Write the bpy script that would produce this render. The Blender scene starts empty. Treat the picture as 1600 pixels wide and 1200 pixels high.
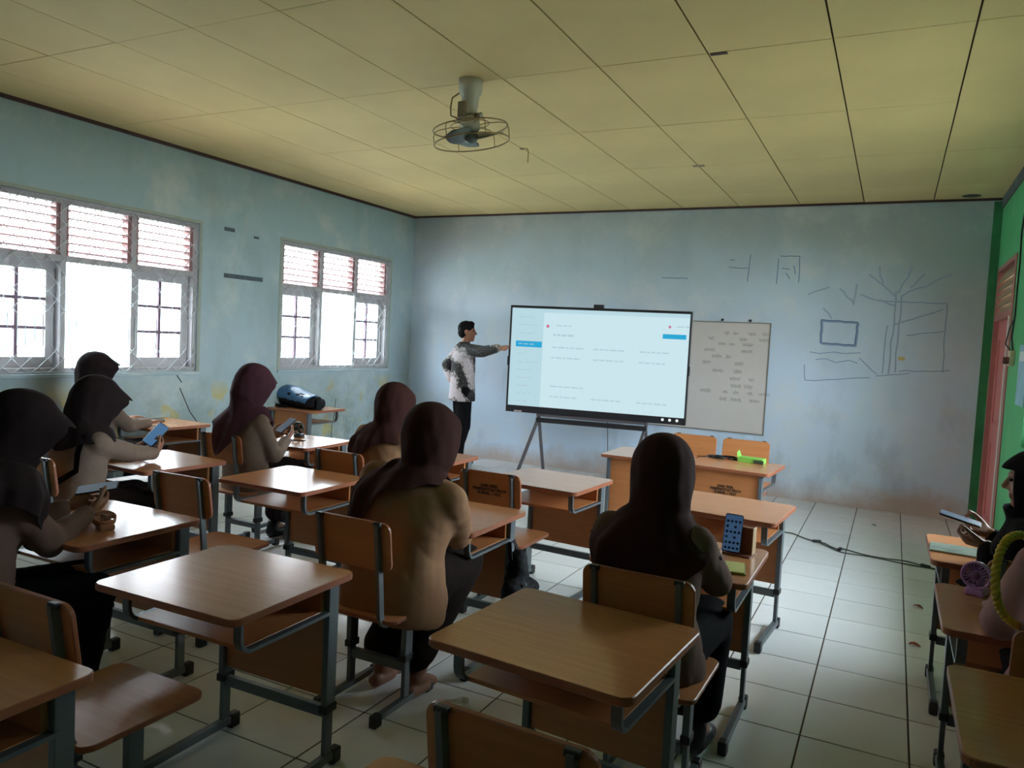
import bpy, bmesh, math, random
import numpy as np
from mathutils import Vector, Matrix, noise

random.seed(7)
S = bpy.context.scene
COL = S.collection
R = math.radians
PI = math.pi

# ------------------------------------------------------------------ camera, sky, exposure
CAM_LOC = Vector((5.909, -8.623, 1.556))
YAW, PITCH, ROLL = R(26.624), R(-3.342), R(2.957)
cam = bpy.data.cameras.new('camera')
cam.sensor_width = 36.0
cam.lens = 1185.0 / 1600.0 * 36.0
cam.clip_start = 0.02
cam.clip_end = 300
camo = bpy.data.objects.new('camera', cam)
COL.objects.link(camo)
fw = Vector((-math.sin(YAW) * math.cos(PITCH), math.cos(YAW) * math.cos(PITCH), math.sin(PITCH)))
r0 = Vector((math.cos(YAW), math.sin(YAW), 0))
u0 = r0.cross(fw)
rt = r0 * math.cos(ROLL) + u0 * math.sin(ROLL)
up = -r0 * math.sin(ROLL) + u0 * math.cos(ROLL)
camo.matrix_world = Matrix(((rt.x, up.x, -fw.x, CAM_LOC.x), (rt.y, up.y, -fw.y, CAM_LOC.y),
                            (rt.z, up.z, -fw.z, CAM_LOC.z), (0, 0, 0, 1)))
S.camera = camo

EXPOSURE = 0.0
S.view_settings.view_transform = 'Standard'
S.view_settings.look = 'None'
S.view_settings.exposure = EXPOSURE
S.view_settings.gamma = 1.0
S.view_settings.use_curve_mapping = False
S.cycles.max_bounces = 10
S.cycles.diffuse_bounces = 6
S.cycles.glossy_bounces = 4
S.cycles.transparent_max_bounces = 12
S.cycles.sample_clamp_indirect = 8.0
S.cycles.caustics_reflective = False
S.cycles.caustics_refractive = False

SKY = 25.0
wd = bpy.data.worlds.new('overcast_sky')
S.world = wd
wd.use_nodes = True
bg = wd.node_tree.nodes['Background']
bg.inputs[0].default_value = (0.85, 0.93, 1.0, 1)
bg.inputs[1].default_value = SKY


def portal(x, y0, y1, z0, z1, direction):
    """light portal in a window opening: helps the renderer find the daylight, emits nothing itself"""
    l = bpy.data.lights.new('window_daylight', 'AREA')
    l.shape = 'RECTANGLE'
    l.size = y1 - y0
    l.size_y = z1 - z0
    l.cycles.is_portal = True
    o = bpy.data.objects.new('window_daylight', l)
    COL.objects.link(o)
    o.location = (x, (y0 + y1) / 2, (z0 + z1) / 2)
    o.rotation_euler = Vector((direction, 0, 0)).to_track_quat('-Z', 'Z').to_euler()


LEFT_WINDOWS = [(-2.46, -0.51), (-5.49, -3.54)]
RIGHT_WINDOWS = [(-4.70, -2.38)]
RZ0, RZ1 = 1.00, 2.62
WZ0, WZ1 = 1.10, 2.49
W, L, H = 6.73, 9.05, 3.145
SHADE_EAVE = W + 1.05  # outer edge of the added eave that shades the right window
for a, b in LEFT_WINDOWS:
    portal(-0.16, a, b, WZ0, WZ1, 1)
for a, b in RIGHT_WINDOWS:
    portal(W + 0.16, a, b, RZ0, RZ1, -1)


# ------------------------------------------------------------------ materials
def srgb(r, g, b):
    def f(c):
        c /= 255.0
        return c / 12.92 if c <= 0.04045 else ((c + 0.055) / 1.055) ** 2.4
    return (f(r), f(g), f(b), 1.0)


class NT:
    def __init__(self, name):
        self.m = bpy.data.materials.new(name)
        self.m.use_nodes = True
        self.t = self.m.node_tree
        self.b = self.t.nodes['Principled BSDF']
        self.out = self.t.nodes['Material Output']

    def n(self, kind, **kw):
        x = self.t.nodes.new(kind)
        for k, v in kw.items():
            if k.startswith('i_'):
                key = k[2:]
                key = int(key) if key.isdigit() else key.replace('_', ' ')
                x.inputs[key].default_value = v
            else:
                setattr(x, k, v)
        return x

    def l(self, a, b):
        self.t.links.new(a, b)

    def noise(self, vec, scale, detail=4, rough=0.55):
        x = self.n('ShaderNodeTexNoise')
        x.inputs['Scale'].default_value = scale
        x.inputs['Detail'].default_value = detail
        x.inputs['Roughness'].default_value = rough
        self.l(vec, x.inputs['Vector'])
        return x.outputs['Fac']

    def mapping(self, vec, scale=(1, 1, 1), loc=(0, 0, 0)):
        x = self.n('ShaderNodeMapping')
        x.inputs['Scale'].default_value = scale
        x.inputs['Location'].default_value = loc
        self.l(vec, x.inputs['Vector'])
        return x.outputs['Vector']

    def ramp(self, fac, stops):
        x = self.n('ShaderNodeValToRGB')
        e = x.color_ramp.elements
        while len(e) < len(stops):
            e.new(0.5)
        for i, (p, c) in enumerate(stops):
            e[i].position = p
            e[i].color = c
        self.l(fac, x.inputs['Fac'])
        return x.outputs['Color']

    def mix(self, fac, a, b, blend='MIX'):
        x = self.n('ShaderNodeMix')
        x.data_type = 'RGBA'
        x.blend_type = blend
        for s, v in ((0, fac), (6, a), (7, b)):
            if isinstance(v, (int, float)):
                x.inputs[s].default_value = v
            elif isinstance(v, tuple):
                x.inputs[s].default_value = v
            else:
                self.l(v, x.inputs[s])
        return x.outputs[2]

    def math(self, op, a, b=None, c=None):
        x = self.n('ShaderNodeMath')
        x.operation = op
        for i, v in enumerate((a, b, c)):
            if v is None:
                continue
            if isinstance(v, (int, float)):
                x.inputs[i].default_value = v
            else:
                self.l(v, x.inputs[i])
        return x.outputs[0]

    def objcoord(self):
        return self.n('ShaderNodeTexCoord').outputs['Object']

    def bump(self, height, strength=0.2, dist=0.01):
        x = self.n('ShaderNodeBump')
        x.inputs['Strength'].default_value = strength
        x.inputs['Distance'].default_value = dist
        self.l(height, x.inputs['Height'])
        self.l(x.outputs[0], self.b.inputs['Normal'])


def plain(name, col, rough=0.5, metal=0.0, var=0.0, scale=8.0, spec=0.5, bump=0.0, bscale=60):
    t = NT(name)
    t.b.inputs['Roughness'].default_value = rough
    t.b.inputs['Metallic'].default_value = metal
    t.b.inputs['Specular IOR Level'].default_value = spec
    v = t.objcoord()
    f = t.noise(v, scale)
    k = var
    dark = tuple(c * (1 - k) for c in col[:3]) + (1,)
    lite = tuple(min(1, c * (1 + k)) for c in col[:3]) + (1,)
    t.l(t.ramp(f, [(0.3, dark), (0.7, lite)]), t.b.inputs['Base Color'])
    if bump:
        t.bump(t.noise(v, bscale, 3), bump, 0.004)
    return t.m


def wood(name, c1, c2, rough=0.3, scale=(1.6, 38, 38)):
    t = NT(name)
    info = t.n('ShaderNodeObjectInfo')
    v = t.objcoord()
    add = t.n('ShaderNodeVectorMath', operation='ADD')
    sc = t.n('ShaderNodeVectorMath', operation='SCALE')
    comb = t.n('ShaderNodeCombineXYZ')
    for i in range(3):
        t.l(info.outputs['Random'], comb.inputs[i])
    t.l(comb.outputs[0], sc.inputs[0])
    sc.inputs['Scale'].default_value = 17.0
    t.l(v, add.inputs[0])
    t.l(sc.outputs[0], add.inputs[1])
    m = t.mapping(add.outputs[0], scale)
    f = t.noise(m, 1.6, 5, 0.6)
    g = t.noise(t.mapping(add.outputs[0], (0.8, 6, 6)), 1.0, 2)
    col = t.ramp(f, [(0.28, c1), (0.72, c2)])
    col2 = t.mix(t.math('MULTIPLY', g, 0.35), col, c1)
    t.l(col2, t.b.inputs['Base Color'])
    t.b.inputs['Roughness'].default_value = rough
    t.bump(f, 0.04, 0.002)
    return t.m


def wall_paint(name, blue, teal, stain, grime, low_yellow=False):
    t = NT(name)
    v = t.objcoord()
    big = t.noise(v, 0.55, 3)
    mid = t.noise(v, 1.7, 6, 0.65)
    fine = t.noise(v, 7.0, 6, 0.7)
    z = t.n('ShaderNodeSeparateXYZ')
    t.l(v, z.inputs[0])
    zz = z.outputs[2]
    # upper coat greener; the back wall's lower coat is lightened in place of light
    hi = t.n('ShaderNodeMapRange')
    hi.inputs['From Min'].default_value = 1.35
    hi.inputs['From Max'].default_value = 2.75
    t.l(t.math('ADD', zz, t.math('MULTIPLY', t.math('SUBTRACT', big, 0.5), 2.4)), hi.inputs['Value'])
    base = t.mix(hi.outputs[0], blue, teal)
    sm = t.ramp(mid, [(0.50, (0, 0, 0, 1)), (0.72, (1, 1, 1, 1))])
    sf = t.math('MULTIPLY', t.math('MULTIPLY', sm, fine), 1.15)
    base = t.mix(sf, base, stain)
    gm = t.ramp(t.noise(t.mapping(v, (1, 1, 0.5), (3, 5, 1)), 2.2, 5, 0.6), [(0.52, (0, 0, 0, 1)), (0.75, (1, 1, 1, 1))])
    lowm = t.n('ShaderNodeMapRange')
    lowm.inputs['From Min'].default_value = 1.15
    lowm.inputs['From Max'].default_value = 0.1
    t.l(zz, lowm.inputs['Value'])
    base = t.mix(t.math('MULTIPLY', gm, t.math('ADD', t.math('MULTIPLY', lowm.outputs[0], 0.55), 0.36)), base, grime)
    # mould line just above the floor
    sk = t.n('ShaderNodeMapRange')
    sk.inputs['From Min'].default_value = 0.26
    sk.inputs['From Max'].default_value = 0.02
    t.l(t.math('ADD', zz, t.math('MULTIPLY', t.math('SUBTRACT', mid, 0.5), 0.7)), sk.inputs['Value'])
    base = t.mix(t.math('MULTIPLY', sk.outputs[0], 0.75), base, srgb(190, 160, 140))
    if low_yellow:
        ym = t.ramp(t.noise(t.mapping(v, (1, 1, 1), (0, 2.3, 0.7)), 2.6, 3), [(0.56, (0, 0, 0, 1)), (0.62, (1, 1, 1, 1))])
        zb = t.n('ShaderNodeMapRange')
        zb.inputs['From Min'].default_value = 1.05
        zb.inputs['From Max'].default_value = 0.85
        t.l(zz, zb.inputs['Value'])
        base = t.mix(t.math('MULTIPLY', t.math('MULTIPLY', ym, zb.outputs[0]), 0.8), base, srgb(190, 172, 92))
        dm = t.ramp(t.noise(t.mapping(v, (1, 1, 1), (0, 7.3, 4.7)), 3.1, 6, 0.7), [(0.42, (0, 0, 0, 1)), (0.60, (1, 1, 1, 1))])
        base = t.mix(t.math('MULTIPLY', t.math('MULTIPLY', dm, lowm.outputs[0]), 0.9), base, srgb(96, 110, 100))
        mm = t.ramp(t.noise(t.mapping(v, (1, 1, 1), (0, 1.3, 9.7)), 9.0, 6, 0.75), [(0.42, (0, 0, 0, 1)), (0.66, (1, 1, 1, 1))])
        base = t.mix(t.math('MULTIPLY', t.math('MULTIPLY', mm, lowm.outputs[0]), 0.7), base, srgb(176, 178, 158))
    speck = t.ramp(t.noise(v, 42.0, 2), [(0.22, (1, 1, 1, 1)), (0.27, (0, 0, 0, 1))])
    base = t.mix(t.math('MULTIPLY', speck, 0.5), base, srgb(70, 78, 84))
    t.l(base, t.b.inputs['Base Color'])
    t.b.inputs['Roughness'].default_value = 0.62
    t.bump(fine, 0.12, 0.006)
    return t.m


M = {}
M['wall_back'] = wall_paint('back_wall_paint', srgb(206, 224, 246), srgb(176, 188, 196), srgb(226, 224, 224), srgb(156, 170, 186))  # lower blue lightened to make up for missing light
M['wall_left'] = wall_paint('left_wall_paint', srgb(166, 186, 196), srgb(160, 186, 194), srgb(212, 214, 206), srgb(128, 140, 132), True)
M['wall_green'] = wall_paint('green_wall_paint', srgb(84, 180, 116), srgb(80, 174, 110), srgb(116, 196, 140), srgb(64, 140, 86))
M['ceiling'] = plain('ceiling_paint', srgb(224, 202, 146), 0.7, var=0.07, scale=1.2, spec=0.2)
M['ceiling_gap'] = plain('ceiling_gap', srgb(62, 48, 30), 0.9, var=0.2)
M['tile'] = None
M['grout'] = plain('grout', srgb(70, 62, 54), 0.9, var=0.25, scale=3)
M['trim_brown'] = plain('brown_trim', srgb(70, 44, 40), 0.6, var=0.2)
M['trim_grey'] = plain('bare_plaster', srgb(92, 96, 94), 0.9, var=0.35, scale=6)
M['top'] = wood('beech_laminate_top', srgb(180, 120, 80), srgb(196, 138, 94), 0.19)
M['top'].node_tree.nodes['Principled BSDF'].inputs['Specular IOR Level'].default_value = 0.75
M['edge'] = plain('desk_edge_band', srgb(150, 88, 60), 0.4, var=0.08)
M['board'] = wood('beech_laminate_board', srgb(172, 110, 66), srgb(190, 126, 78), 0.36)
M['metal'] = plain('grey_painted_steel', srgb(98, 106, 112), 0.38, 0.25, var=0.06)
M['black_plastic'] = plain('black_plastic', srgb(24, 25, 27), 0.45, var=0.1)
M['print'] = plain('black_print', srgb(40, 24, 14), 0.7)
M['frame_paint'] = plain('window_frame_paint', srgb(176, 172, 176), 0.5, var=0.08)
M['slat_paint'] = plain('louver_slat_paint', srgb(150, 108, 108), 0.5, var=0.1)
M['muntin'] = plain('muntin_paint', srgb(110, 82, 100), 0.5, var=0.1)
M['wire'] = plain('grille_steel', srgb(190, 196, 200), 0.5, 0.2)
M['door_pink'] = plain('pink_door_paint', srgb(206, 120, 116), 0.5, var=0.06, scale=3)
M['door_wood'] = wood('louver_wood', srgb(150, 128, 100), srgb(176, 152, 122), 0.5)
M['lit_edge_white'] = plain('lit_edge_white', srgb(232, 226, 224), 0.5, var=0.03)
M['brass'] = plain('brass_hinge', srgb(186, 168, 128), 0.35, 0.6)
M['outside_wall'] = plain('outside_wall', srgb(196, 226, 226), 0.8, var=0.03, scale=1)
M['outside_pink'] = plain('outside_fascia', srgb(226, 150, 160), 0.8)
M['outside_ground'] = plain('outside_ground', srgb(196, 194, 184), 0.9, var=0.1, scale=1)


def tile_mat():
    t = NT('white_floor_tile')
    info = t.n('ShaderNodeObjectInfo')
    v = t.objcoord()
    a, b = srgb(226, 228, 232), srgb(236, 238, 242)
    col = t.mix(info.outputs['Random'], a, b)
    f = t.noise(v, 9, 4)
    col = t.mix(t.math('MULTIPLY', f, 0.22), col, srgb(204, 202, 200))
    t.l(col, t.b.inputs['Base Color'])
    t.b.inputs['Roughness'].default_value = 0.16
    r = t.ramp(t.noise(v, 14, 4), [(0.3, (0.10, 0.10, 0.10, 1)), (0.75, (0.26, 0.26, 0.26, 1))])
    t.l(r, t.b.inputs['Roughness'])
    return t.m


M['tile'] = tile_mat()


def glass_mat():
    t = NT('clear_window_glass')
    t.t.nodes.remove(t.b)
    tr = t.n('ShaderNodeBsdfTransparent')
    tr.inputs[0].default_value = (0.95, 0.98, 0.98, 1)
    gl = t.n('ShaderNodeBsdfGlossy')
    gl.inputs['Roughness'].default_value = 0.02
    lw = t.n('ShaderNodeLayerWeight')
    lw.inputs[0].default_value = 0.5
    fr = t.n('ShaderNodeMath', operation='MULTIPLY_ADD')
    t.l(t.math('POWER', lw.outputs['Facing'], 5.0), fr.inputs[0])
    fr.inputs[1].default_value = 0.9
    fr.inputs[2].default_value = 0.03
    mx = t.n('ShaderNodeMixShader')
    t.l(fr.outputs[0], mx.inputs[0])
    t.l(tr.outputs[0], mx.inputs[1])
    t.l(gl.outputs[0], mx.inputs[2])
    t.l(mx.outputs[0], t.out.inputs[0])
    return t.m


M['glass'] = glass_mat()


def emit(name, col, strength):
    t = NT(name)
    t.b.inputs['Base Color'].default_value = (0.02, 0.02, 0.02, 1)
    t.b.inputs['Roughness'].default_value = 0.3
    t.b.inputs['Emission Color'].default_value = col
    t.b.inputs['Emission Strength'].default_value = strength / (2 ** EXPOSURE)
    return t.m


# ------------------------------------------------------------------ mesh helpers
def setp(o, label=None, cat=None, group=None, kind=None):
    if label: o['label'] = label
    if cat: o['category'] = cat
    if group: o['group'] = group
    if kind: o['kind'] = kind
    return o


class MB:
    """collects polygons for one mesh object"""

    def __init__(self):
        self.v, self.f, self.mi, self.sm = [], [], [], []

    def add(self, verts, faces, mi=0, smooth=False, mat=None):
        k = len(self.v)
        self.v += [(mat @ Vector(p))[:] for p in verts] if mat is not None else [tuple(p) for p in verts]
        for i, f in enumerate(faces):
            self.f.append([j + k for j in f])
            self.mi.append(mi[i] if isinstance(mi, list) else mi)
            self.sm.append(smooth)
        return self

    def box(self, x0, x1, y0, y1, z0, z1, mi=0, mat=None):
        v = [(x, y, z) for z in (z0, z1) for y in (y0, y1) for x in (x0, x1)]
        f = [(0, 2, 3, 1), (4, 5, 7, 6), (0, 1, 5, 4), (2, 6, 7, 3), (0, 4, 6, 2), (1, 3, 7, 5)]
        return self.add(v, f, mi, False, mat)

    def bbox(self, x0, x1, y0, y1, z0, z1, b=0.003, mi=0, mat=None):
        """box with chamfered edges"""
        bm = bmesh.new()
        bmesh.ops.create_cube(bm, size=1)
        for p in bm.verts:
            p.co = ((x0 + x1) / 2 + p.co.x * (x1 - x0), (y0 + y1) / 2 + p.co.y * (y1 - y0), (z0 + z1) / 2 + p.co.z * (z1 - z0))
        bmesh.ops.bevel(bm, geom=bm.edges[:], offset=b, segments=2, profile=0.5, affect='EDGES')
        bm.verts.index_update()
        self.add([p.co[:] for p in bm.verts], [[q.index for q in f.verts] for f in bm.faces], mi, False, mat)
        bm.free()
        return self

    def rplate(self, w, d, z0, z1, r=0.03, mi_top=0, mi_side=0, seg=5, mat=None, bev=0.003):
        """plate with rounded corners in plan, w by d"""
        pts = []
        for cx, cy, a in ((1, 1, 0), (-1, 1, 90), (-1, -1, 180), (1, -1, 270)):
            for i in range(seg + 1):
                t = R(a + 90 * i / seg)
                pts.append((cx * (w / 2 - r) + r * math.cos(t), cy * (d / 2 - r) + r * math.sin(t)))
        n = len(pts)
        def ring(inset, z):
            s = [(p[0] * (1 - 2 * inset / w), p[1] * (1 - 2 * inset / d), z) for p in pts]
            return s
        v = ring(bev, z0) + ring(0, z0 + bev) + ring(0, z1 - bev) + ring(bev, z1)
        f, mi = [], []
        for k in range(3):
            for i in range(n):
                j = (i + 1) % n
                f.append((k * n + i, k * n + j, (k + 1) * n + j, (k + 1) * n + i))
                mi.append(mi_side)
        f.append(tuple(range(n))[::-1]); mi.append(mi_top)
        f.append(tuple(range(3 * n, 4 * n))); mi.append(mi_top)
        return self.add(v, f, mi, False, mat)

    def tube(self, pts, r, n=8, mi=0, closed=False, mat=None, rect=None, smooth=True, upv=None, flat=None):
        """sweep along pts; r a number or list; rect=(a,b) sweeps a rectangle (a along side, b along up)"""
        P = [Vector(p) for p in pts]
        m = len(P)
        rr = r if isinstance(r, (list, tuple)) else [r] * m
        prev = None
        v = []
        for i in range(m):
            if closed:
                d = (P[(i + 1) % m] - P[i - 1]).normalized()
            else:
                d = (P[min(i + 1, m - 1)] - P[max(i - 1, 0)]).normalized()
            if prev is None:
                a = Vector(upv) if upv else (Vector((0, 0, 1)) if abs(d.z) < 0.9 else Vector((1, 0, 0)))
                s = d.cross(a).normalized()
            else:
                s = (prev - d * prev.dot(d)).normalized()
            prev = s
            u = s.cross(d).normalized()
            if rect:
                k = 1.0
                a, b = rect
                for (cs, cu) in ((-1, -1), (1, -1), (1, 1), (-1, 1)):
                    v.append((P[i] + s * cs * a / 2 + u * cu * b / 2)[:])
            else:
                fl = flat or (1, 1)
                for j in range(n):
                    t = 2 * PI * j / n
                    v.append((P[i] + s * math.cos(t) * rr[i] * fl[0] + u * math.sin(t) * rr[i] * fl[1])[:])
        k = 4 if rect else n
        f = []
        for i in range(m if closed else m - 1):
            for j in range(k):
                a, b = i * k + j, i * k + (j + 1) % k
                c, d2 = ((i + 1) % m) * k + (j + 1) % k, ((i + 1) % m) * k + j
                f.append((a, b, c, d2))
        if not closed:
            f.append(tuple(range(k))[::-1])
            f.append(tuple(range((m - 1) * k, m * k)))
        return self.add(v, f, mi, smooth and not rect, mat)

    def lathe(self, prof, n=20, mi=0, mat=None, smooth=True):
        """profile [(r,z)] around Z"""
        v, f = [], []
        m = len(prof)
        for r, z in prof:
            for j in range(n):
                t = 2 * PI * j / n
                v.append((r * math.cos(t), r * math.sin(t), z))
        for i in range(m - 1):
            for j in range(n):
                f.append((i * n + j, i * n + (j + 1) % n, (i + 1) * n + (j + 1) % n, (i + 1) * n + j))
        f.append(tuple(range(n))[::-1])
        f.append(tuple(range((m - 1) * n, m * n)))
        return self.add(v, f, mi, smooth, mat)

    def capsule(self, a, b, ra, rb, n=12, hs=4, mi=0, mat=None):
        a, b = Vector(a), Vector(b)
        d = b - a
        if d.length < 1e-5:
            d = Vector((0, 0, 1e-4))
        dn = d.normalized()
        pts, rad = [], []
        for i in range(hs + 1):
            t = PI / 2 * i / hs
            pts.append(a - dn * ra * math.cos(t)); rad.append(max(ra * math.sin(t), 1e-4))
        for i in range(hs + 1):
            t = PI / 2 * i / hs
            pts.append(b + dn * rb * math.sin(t)); rad.append(max(rb * math.cos(t), 1e-4))
        return self.tube(pts, rad, n, mi, mat=mat)

    def ellipsoid(self, c, r, rot=None, n=16, m=10, mi=0, mat=None):
        v, f = [], []
        rot = rot or Matrix.Identity(3)
        c = Vector(c)
        for i in range(m + 1):
            ph = PI * i / m
            for j in range(n):
                t = 2 * PI * j / n
                p = Vector((r[0] * max(math.sin(ph), 1e-3) * math.cos(t), r[1] * max(math.sin(ph), 1e-3) * math.sin(t), r[2] * math.cos(ph)))
                v.append((c + rot @ p)[:])
        for i in range(m):
            for j in range(n):
                f.append((i * n + j, (i + 1) * n + j, (i + 1) * n + (j + 1) % n, i * n + (j + 1) % n))
        f.append(tuple(range(n)))
        f.append(tuple(range(m * n, (m + 1) * n))[::-1])
        return self.add(v, f, mi, True, mat)

    def rings(self, rings, mi=0, cap=True, smooth=True):
        """loft through rings: each a list of n points"""
        n = len(rings[0])
        v = [p for r in rings for p in r]
        f = []
        for i in range(len(rings) - 1):
            for j in range(n):
                f.append((i * n + j, i * n + (j + 1) % n, (i + 1) * n + (j + 1) % n, (i + 1) * n + j))
        if cap:
            f.append(tuple(range(n))[::-1])
            f.append(tuple(range((len(rings) - 1) * n, len(rings) * n)))
        return self.add(v, f, mi, smooth)

    def mesh(self, name, mats):
        me = bpy.data.meshes.new(name)
        me.from_pydata([tuple(p) for p in self.v], [], self.f)
        for m in (mats if isinstance(mats, (list, tuple)) else [mats]):
            me.materials.append(M[m] if isinstance(m, str) else m)
        me.polygons.foreach_set('material_index', self.mi)
        me.polygons.foreach_set('use_smooth', self.sm)
        me.update()
        return me

    def build(self, name, mats, parent=None, loc=None, rot=None):
        return link(name, self.mesh(name, mats), parent, loc, rot)


def link(name, me, parent=None, loc=None, rot=None):
    o = bpy.data.objects.new(name, me)
    COL.objects.link(o)
    if parent: o.parent = parent
    if loc is not None: o.location = loc
    if rot is not None: o.rotation_euler = rot
    return o


def empty(name, loc=(0, 0, 0), rz=0.0):
    o = bpy.data.objects.new(name, None)
    o.empty_display_size = 0.1
    COL.objects.link(o)
    o.location = loc
    o.rotation_euler = (0, 0, rz)
    return o


def copy_tree(o, parent=None):
    c = o.copy()
    COL.objects.link(c)
    if parent: c.parent = parent
    for ch in [x for x in bpy.data.objects if x.parent == o]:
        copy_tree(ch, c)
    return c


def text_mesh(name, lines, size, mat, parent, mw, depth=0.0006, spacing=1.0, align='CENTER'):
    cu = bpy.data.curves.new(name, 'FONT')
    cu.body = lines
    cu.size = size
    cu.align_x = align
    cu.align_y = 'CENTER'
    cu.extrude = depth
    cu.offset = size * 0.035
    cu.space_line = spacing
    cu.resolution_u = 2
    tmp = bpy.data.objects.new(name, cu)
    COL.objects.link(tmp)
    dg = bpy.context.evaluated_depsgraph_get()
    me = bpy.data.meshes.new_from_object(tmp.evaluated_get(dg))
    bpy.data.objects.remove(tmp)
    me.materials.clear()
    me.materials.append(M[mat])
    o = link(name, me, parent)
    o.matrix_local = mw
    return o


# ------------------------------------------------------------------ the room
def slab_with_holes(mb, axis_x0, axis_x1, y0, y1, z0, z1, holes):
    """wall along y with rectangular openings (ya, yb, za, zb)"""
    hs = sorted(holes)
    y = y0
    for ya, yb, za, zb in hs:
        mb.box(axis_x0, axis_x1, y, ya, z0, z1)
        if za > z0: mb.box(axis_x0, axis_x1, ya, yb, z0, za)
        mb.box(axis_x0, axis_x1, ya, yb, zb, z1)
        y = yb
    mb.box(axis_x0, axis_x1, y, y1, z0, z1)


TH = 0.15
wl = MB()
slab_with_holes(wl, -TH, 0, -L, 0, -0.1, H + 0.1, [(a, b, WZ0, WZ1) for a, b in LEFT_WINDOWS])
wl = setp(wl.build('wall_left', 'wall_left'), kind='structure')
DOOR = (-1.36, -0.10, 0.0, 2.46)
wr = MB()
slab_with_holes(wr, W, W + TH, -L, 0, -0.1, H + 0.1, [(a, b, RZ0, RZ1) for a, b in RIGHT_WINDOWS] + [DOOR])
wr = setp(wr.build('wall_right', 'wall_green'), kind='structure')
wb = MB()
wb.box(-TH, W + TH, 0, TH, -0.1, H + 0.1)
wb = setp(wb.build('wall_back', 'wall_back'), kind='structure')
green_edge = MB().box(W - 0.075, W, -0.0025, 0.001, 0, H - 0.03).build('green_paint_strip', plain('green_strip', srgb(58, 128, 84), 0.6, var=0.25, scale=5), wb)
wf = MB()
wf.box(-TH, W + TH, -L - TH, -L, -0.1, H + 0.1)
setp(wf.build('wall_front', 'wall_left'), kind='structure')

# trims where walls meet the ceiling
setp(MB().box(0, W, -0.022, 0, H - 0.022, H).build('trim_1', 'trim_brown'), kind='structure')
setp(MB().box(0, 0.022, -L, -0.022, H - 0.028, H).build('trim_2', 'trim_brown'), kind='structure')
setp(MB().box(W - 0.014, W, -L, -0.022, H - 0.10, H).build('trim_3', 'trim_grey'), kind='structure')

# ceiling of painted boards with open joints
ceil = setp(MB().box(-TH, W + TH, -L, TH, H + 0.012, H + 0.09).build('ceiling', 'ceiling_gap'), kind='structure')
px, py = 0.624, 1.238
xs = [0.0] + [4.269 + px * k for k in range(-6, 4)] + [W]
ys = [0.0] + [-(0.74 + py * k) for k in range(0, 7)] + [-L]
cache = {}
for i in range(len(xs) - 1):
    for j in range(len(ys) - 1):
        w_, d_ = xs[i + 1] - xs[i], ys[j] - ys[j + 1]
        gx, gy = random.choice((0.008, 0.009, 0.010)), random.choice((0.003, 0.005, 0.007))
        if i < 5: gx = random.choice((0.004, 0.006, 0.009))
        key = (round(w_, 3), round(d_, 3), gx, gy)
        if key not in cache:
            cache[key] = MB().bbox(-w_ / 2 + gx / 2, w_ / 2 - gx / 2, -d_ / 2 + gy / 2, d_ / 2 - gy / 2, 0, 0.010, 0.0012).mesh('ceiling_panel', 'ceiling')
        link('ceiling_panel', cache[key], ceil, ((xs[i] + xs[i + 1]) / 2, (ys[j] + ys[j + 1]) / 2, H + random.uniform(-0.0006, 0.0006)))
MB().box(-0.045, 0.045, -0.016, 0.016, -0.003, 0).build('ceiling_patch', 'trim_brown', ceil, (4.95, -4.44, H - 0.001))
MB().box(-0.05, 0.05, -0.03, 0.03, -0.002, 0).build('ceiling_patch', plain('damp_stain', srgb(150, 132, 112), 0.8), ceil, (4.27, -1.96, H - 0.001))
MB().lathe([(0.0, -0.006), (0.07, -0.004), (0.085, 0.0)], 16).build('ceiling_patch', 'black_plastic', ceil, (6.45, -0.16, H))

# floor of 40 cm tiles
floor = setp(MB().box(-TH, W + TH, -L, TH, -0.1, -0.0022).build('floor', 'grout'), kind='structure')


def project(p):
    d = Vector(p) - CAM_LOC
    z = d.dot(fw)
    if z < 0.05: return None
    return (800 + 1185 * d.dot(rt) / z, 600 - 1185 * d.dot(up) / z)


T = 0.4
tiles = []
x_edges = [5.673 + T * k for k in range(-15, 4)]
y_edges = [-(2.556 + T * k) for k in range(-7, 18)]
for xe in x_edges:
    for ye in y_edges:
        x0, x1 = max(xe, 0.0), min(xe + T, W)
        y0, y1 = max(ye, -L), min(ye + T, 0.0)
        if x1 - x0 < 0.01 or y1 - y0 < 0.01: continue
        q = [project(p) for p in ((x0, y0, 0), (x1, y0, 0), (x1, y1, 0), (x0, y1, 0))]
        area = 0.0
        if all(q):
            if max(a[0] for a in q) > 0 and min(a[0] for a in q) < 1600 and max(a[1] for a in q) > 0 and min(a[1] for a in q) < 1200:
                area = abs(sum(q[i][0] * q[(i + 1) % 4][1] - q[(i + 1) % 4][0] * q[i][1] for i in range(4))) / 2
        tiles.append((area, x0, x1, y0, y1))
tiles.sort(reverse=True)
tcache = {}
rest = MB()
G = 0.007
for k, (area, x0, x1, y0, y1) in enumerate(tiles):
    w_, d_ = x1 - x0, y1 - y0
    if k < 290 and area > 0:
        key = (round(w_, 3), round(d_, 3))
        if key not in tcache:
            tcache[key] = MB().bbox(-w_ / 2 + G / 2, w_ / 2 - G / 2, -d_ / 2 + G / 2, d_ / 2 - G / 2, -0.008, 0, 0.0012).mesh('floor_tile', 'tile')
        link('floor_tile', tcache[key], floor, ((x0 + x1) / 2, (y0 + y1) / 2, random.uniform(-0.0004, 0.0)), (random.gauss(0, 0.0006), random.gauss(0, 0.0006), 0))
    else:
        rest.box(x0 + G / 2, x1 - G / 2, y0 + G / 2, y1 - G / 2, -0.008, -0.0003)
setp(rest.build('floor_tiles_beyond', 'tile', floor), kind='stuff')

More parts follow.
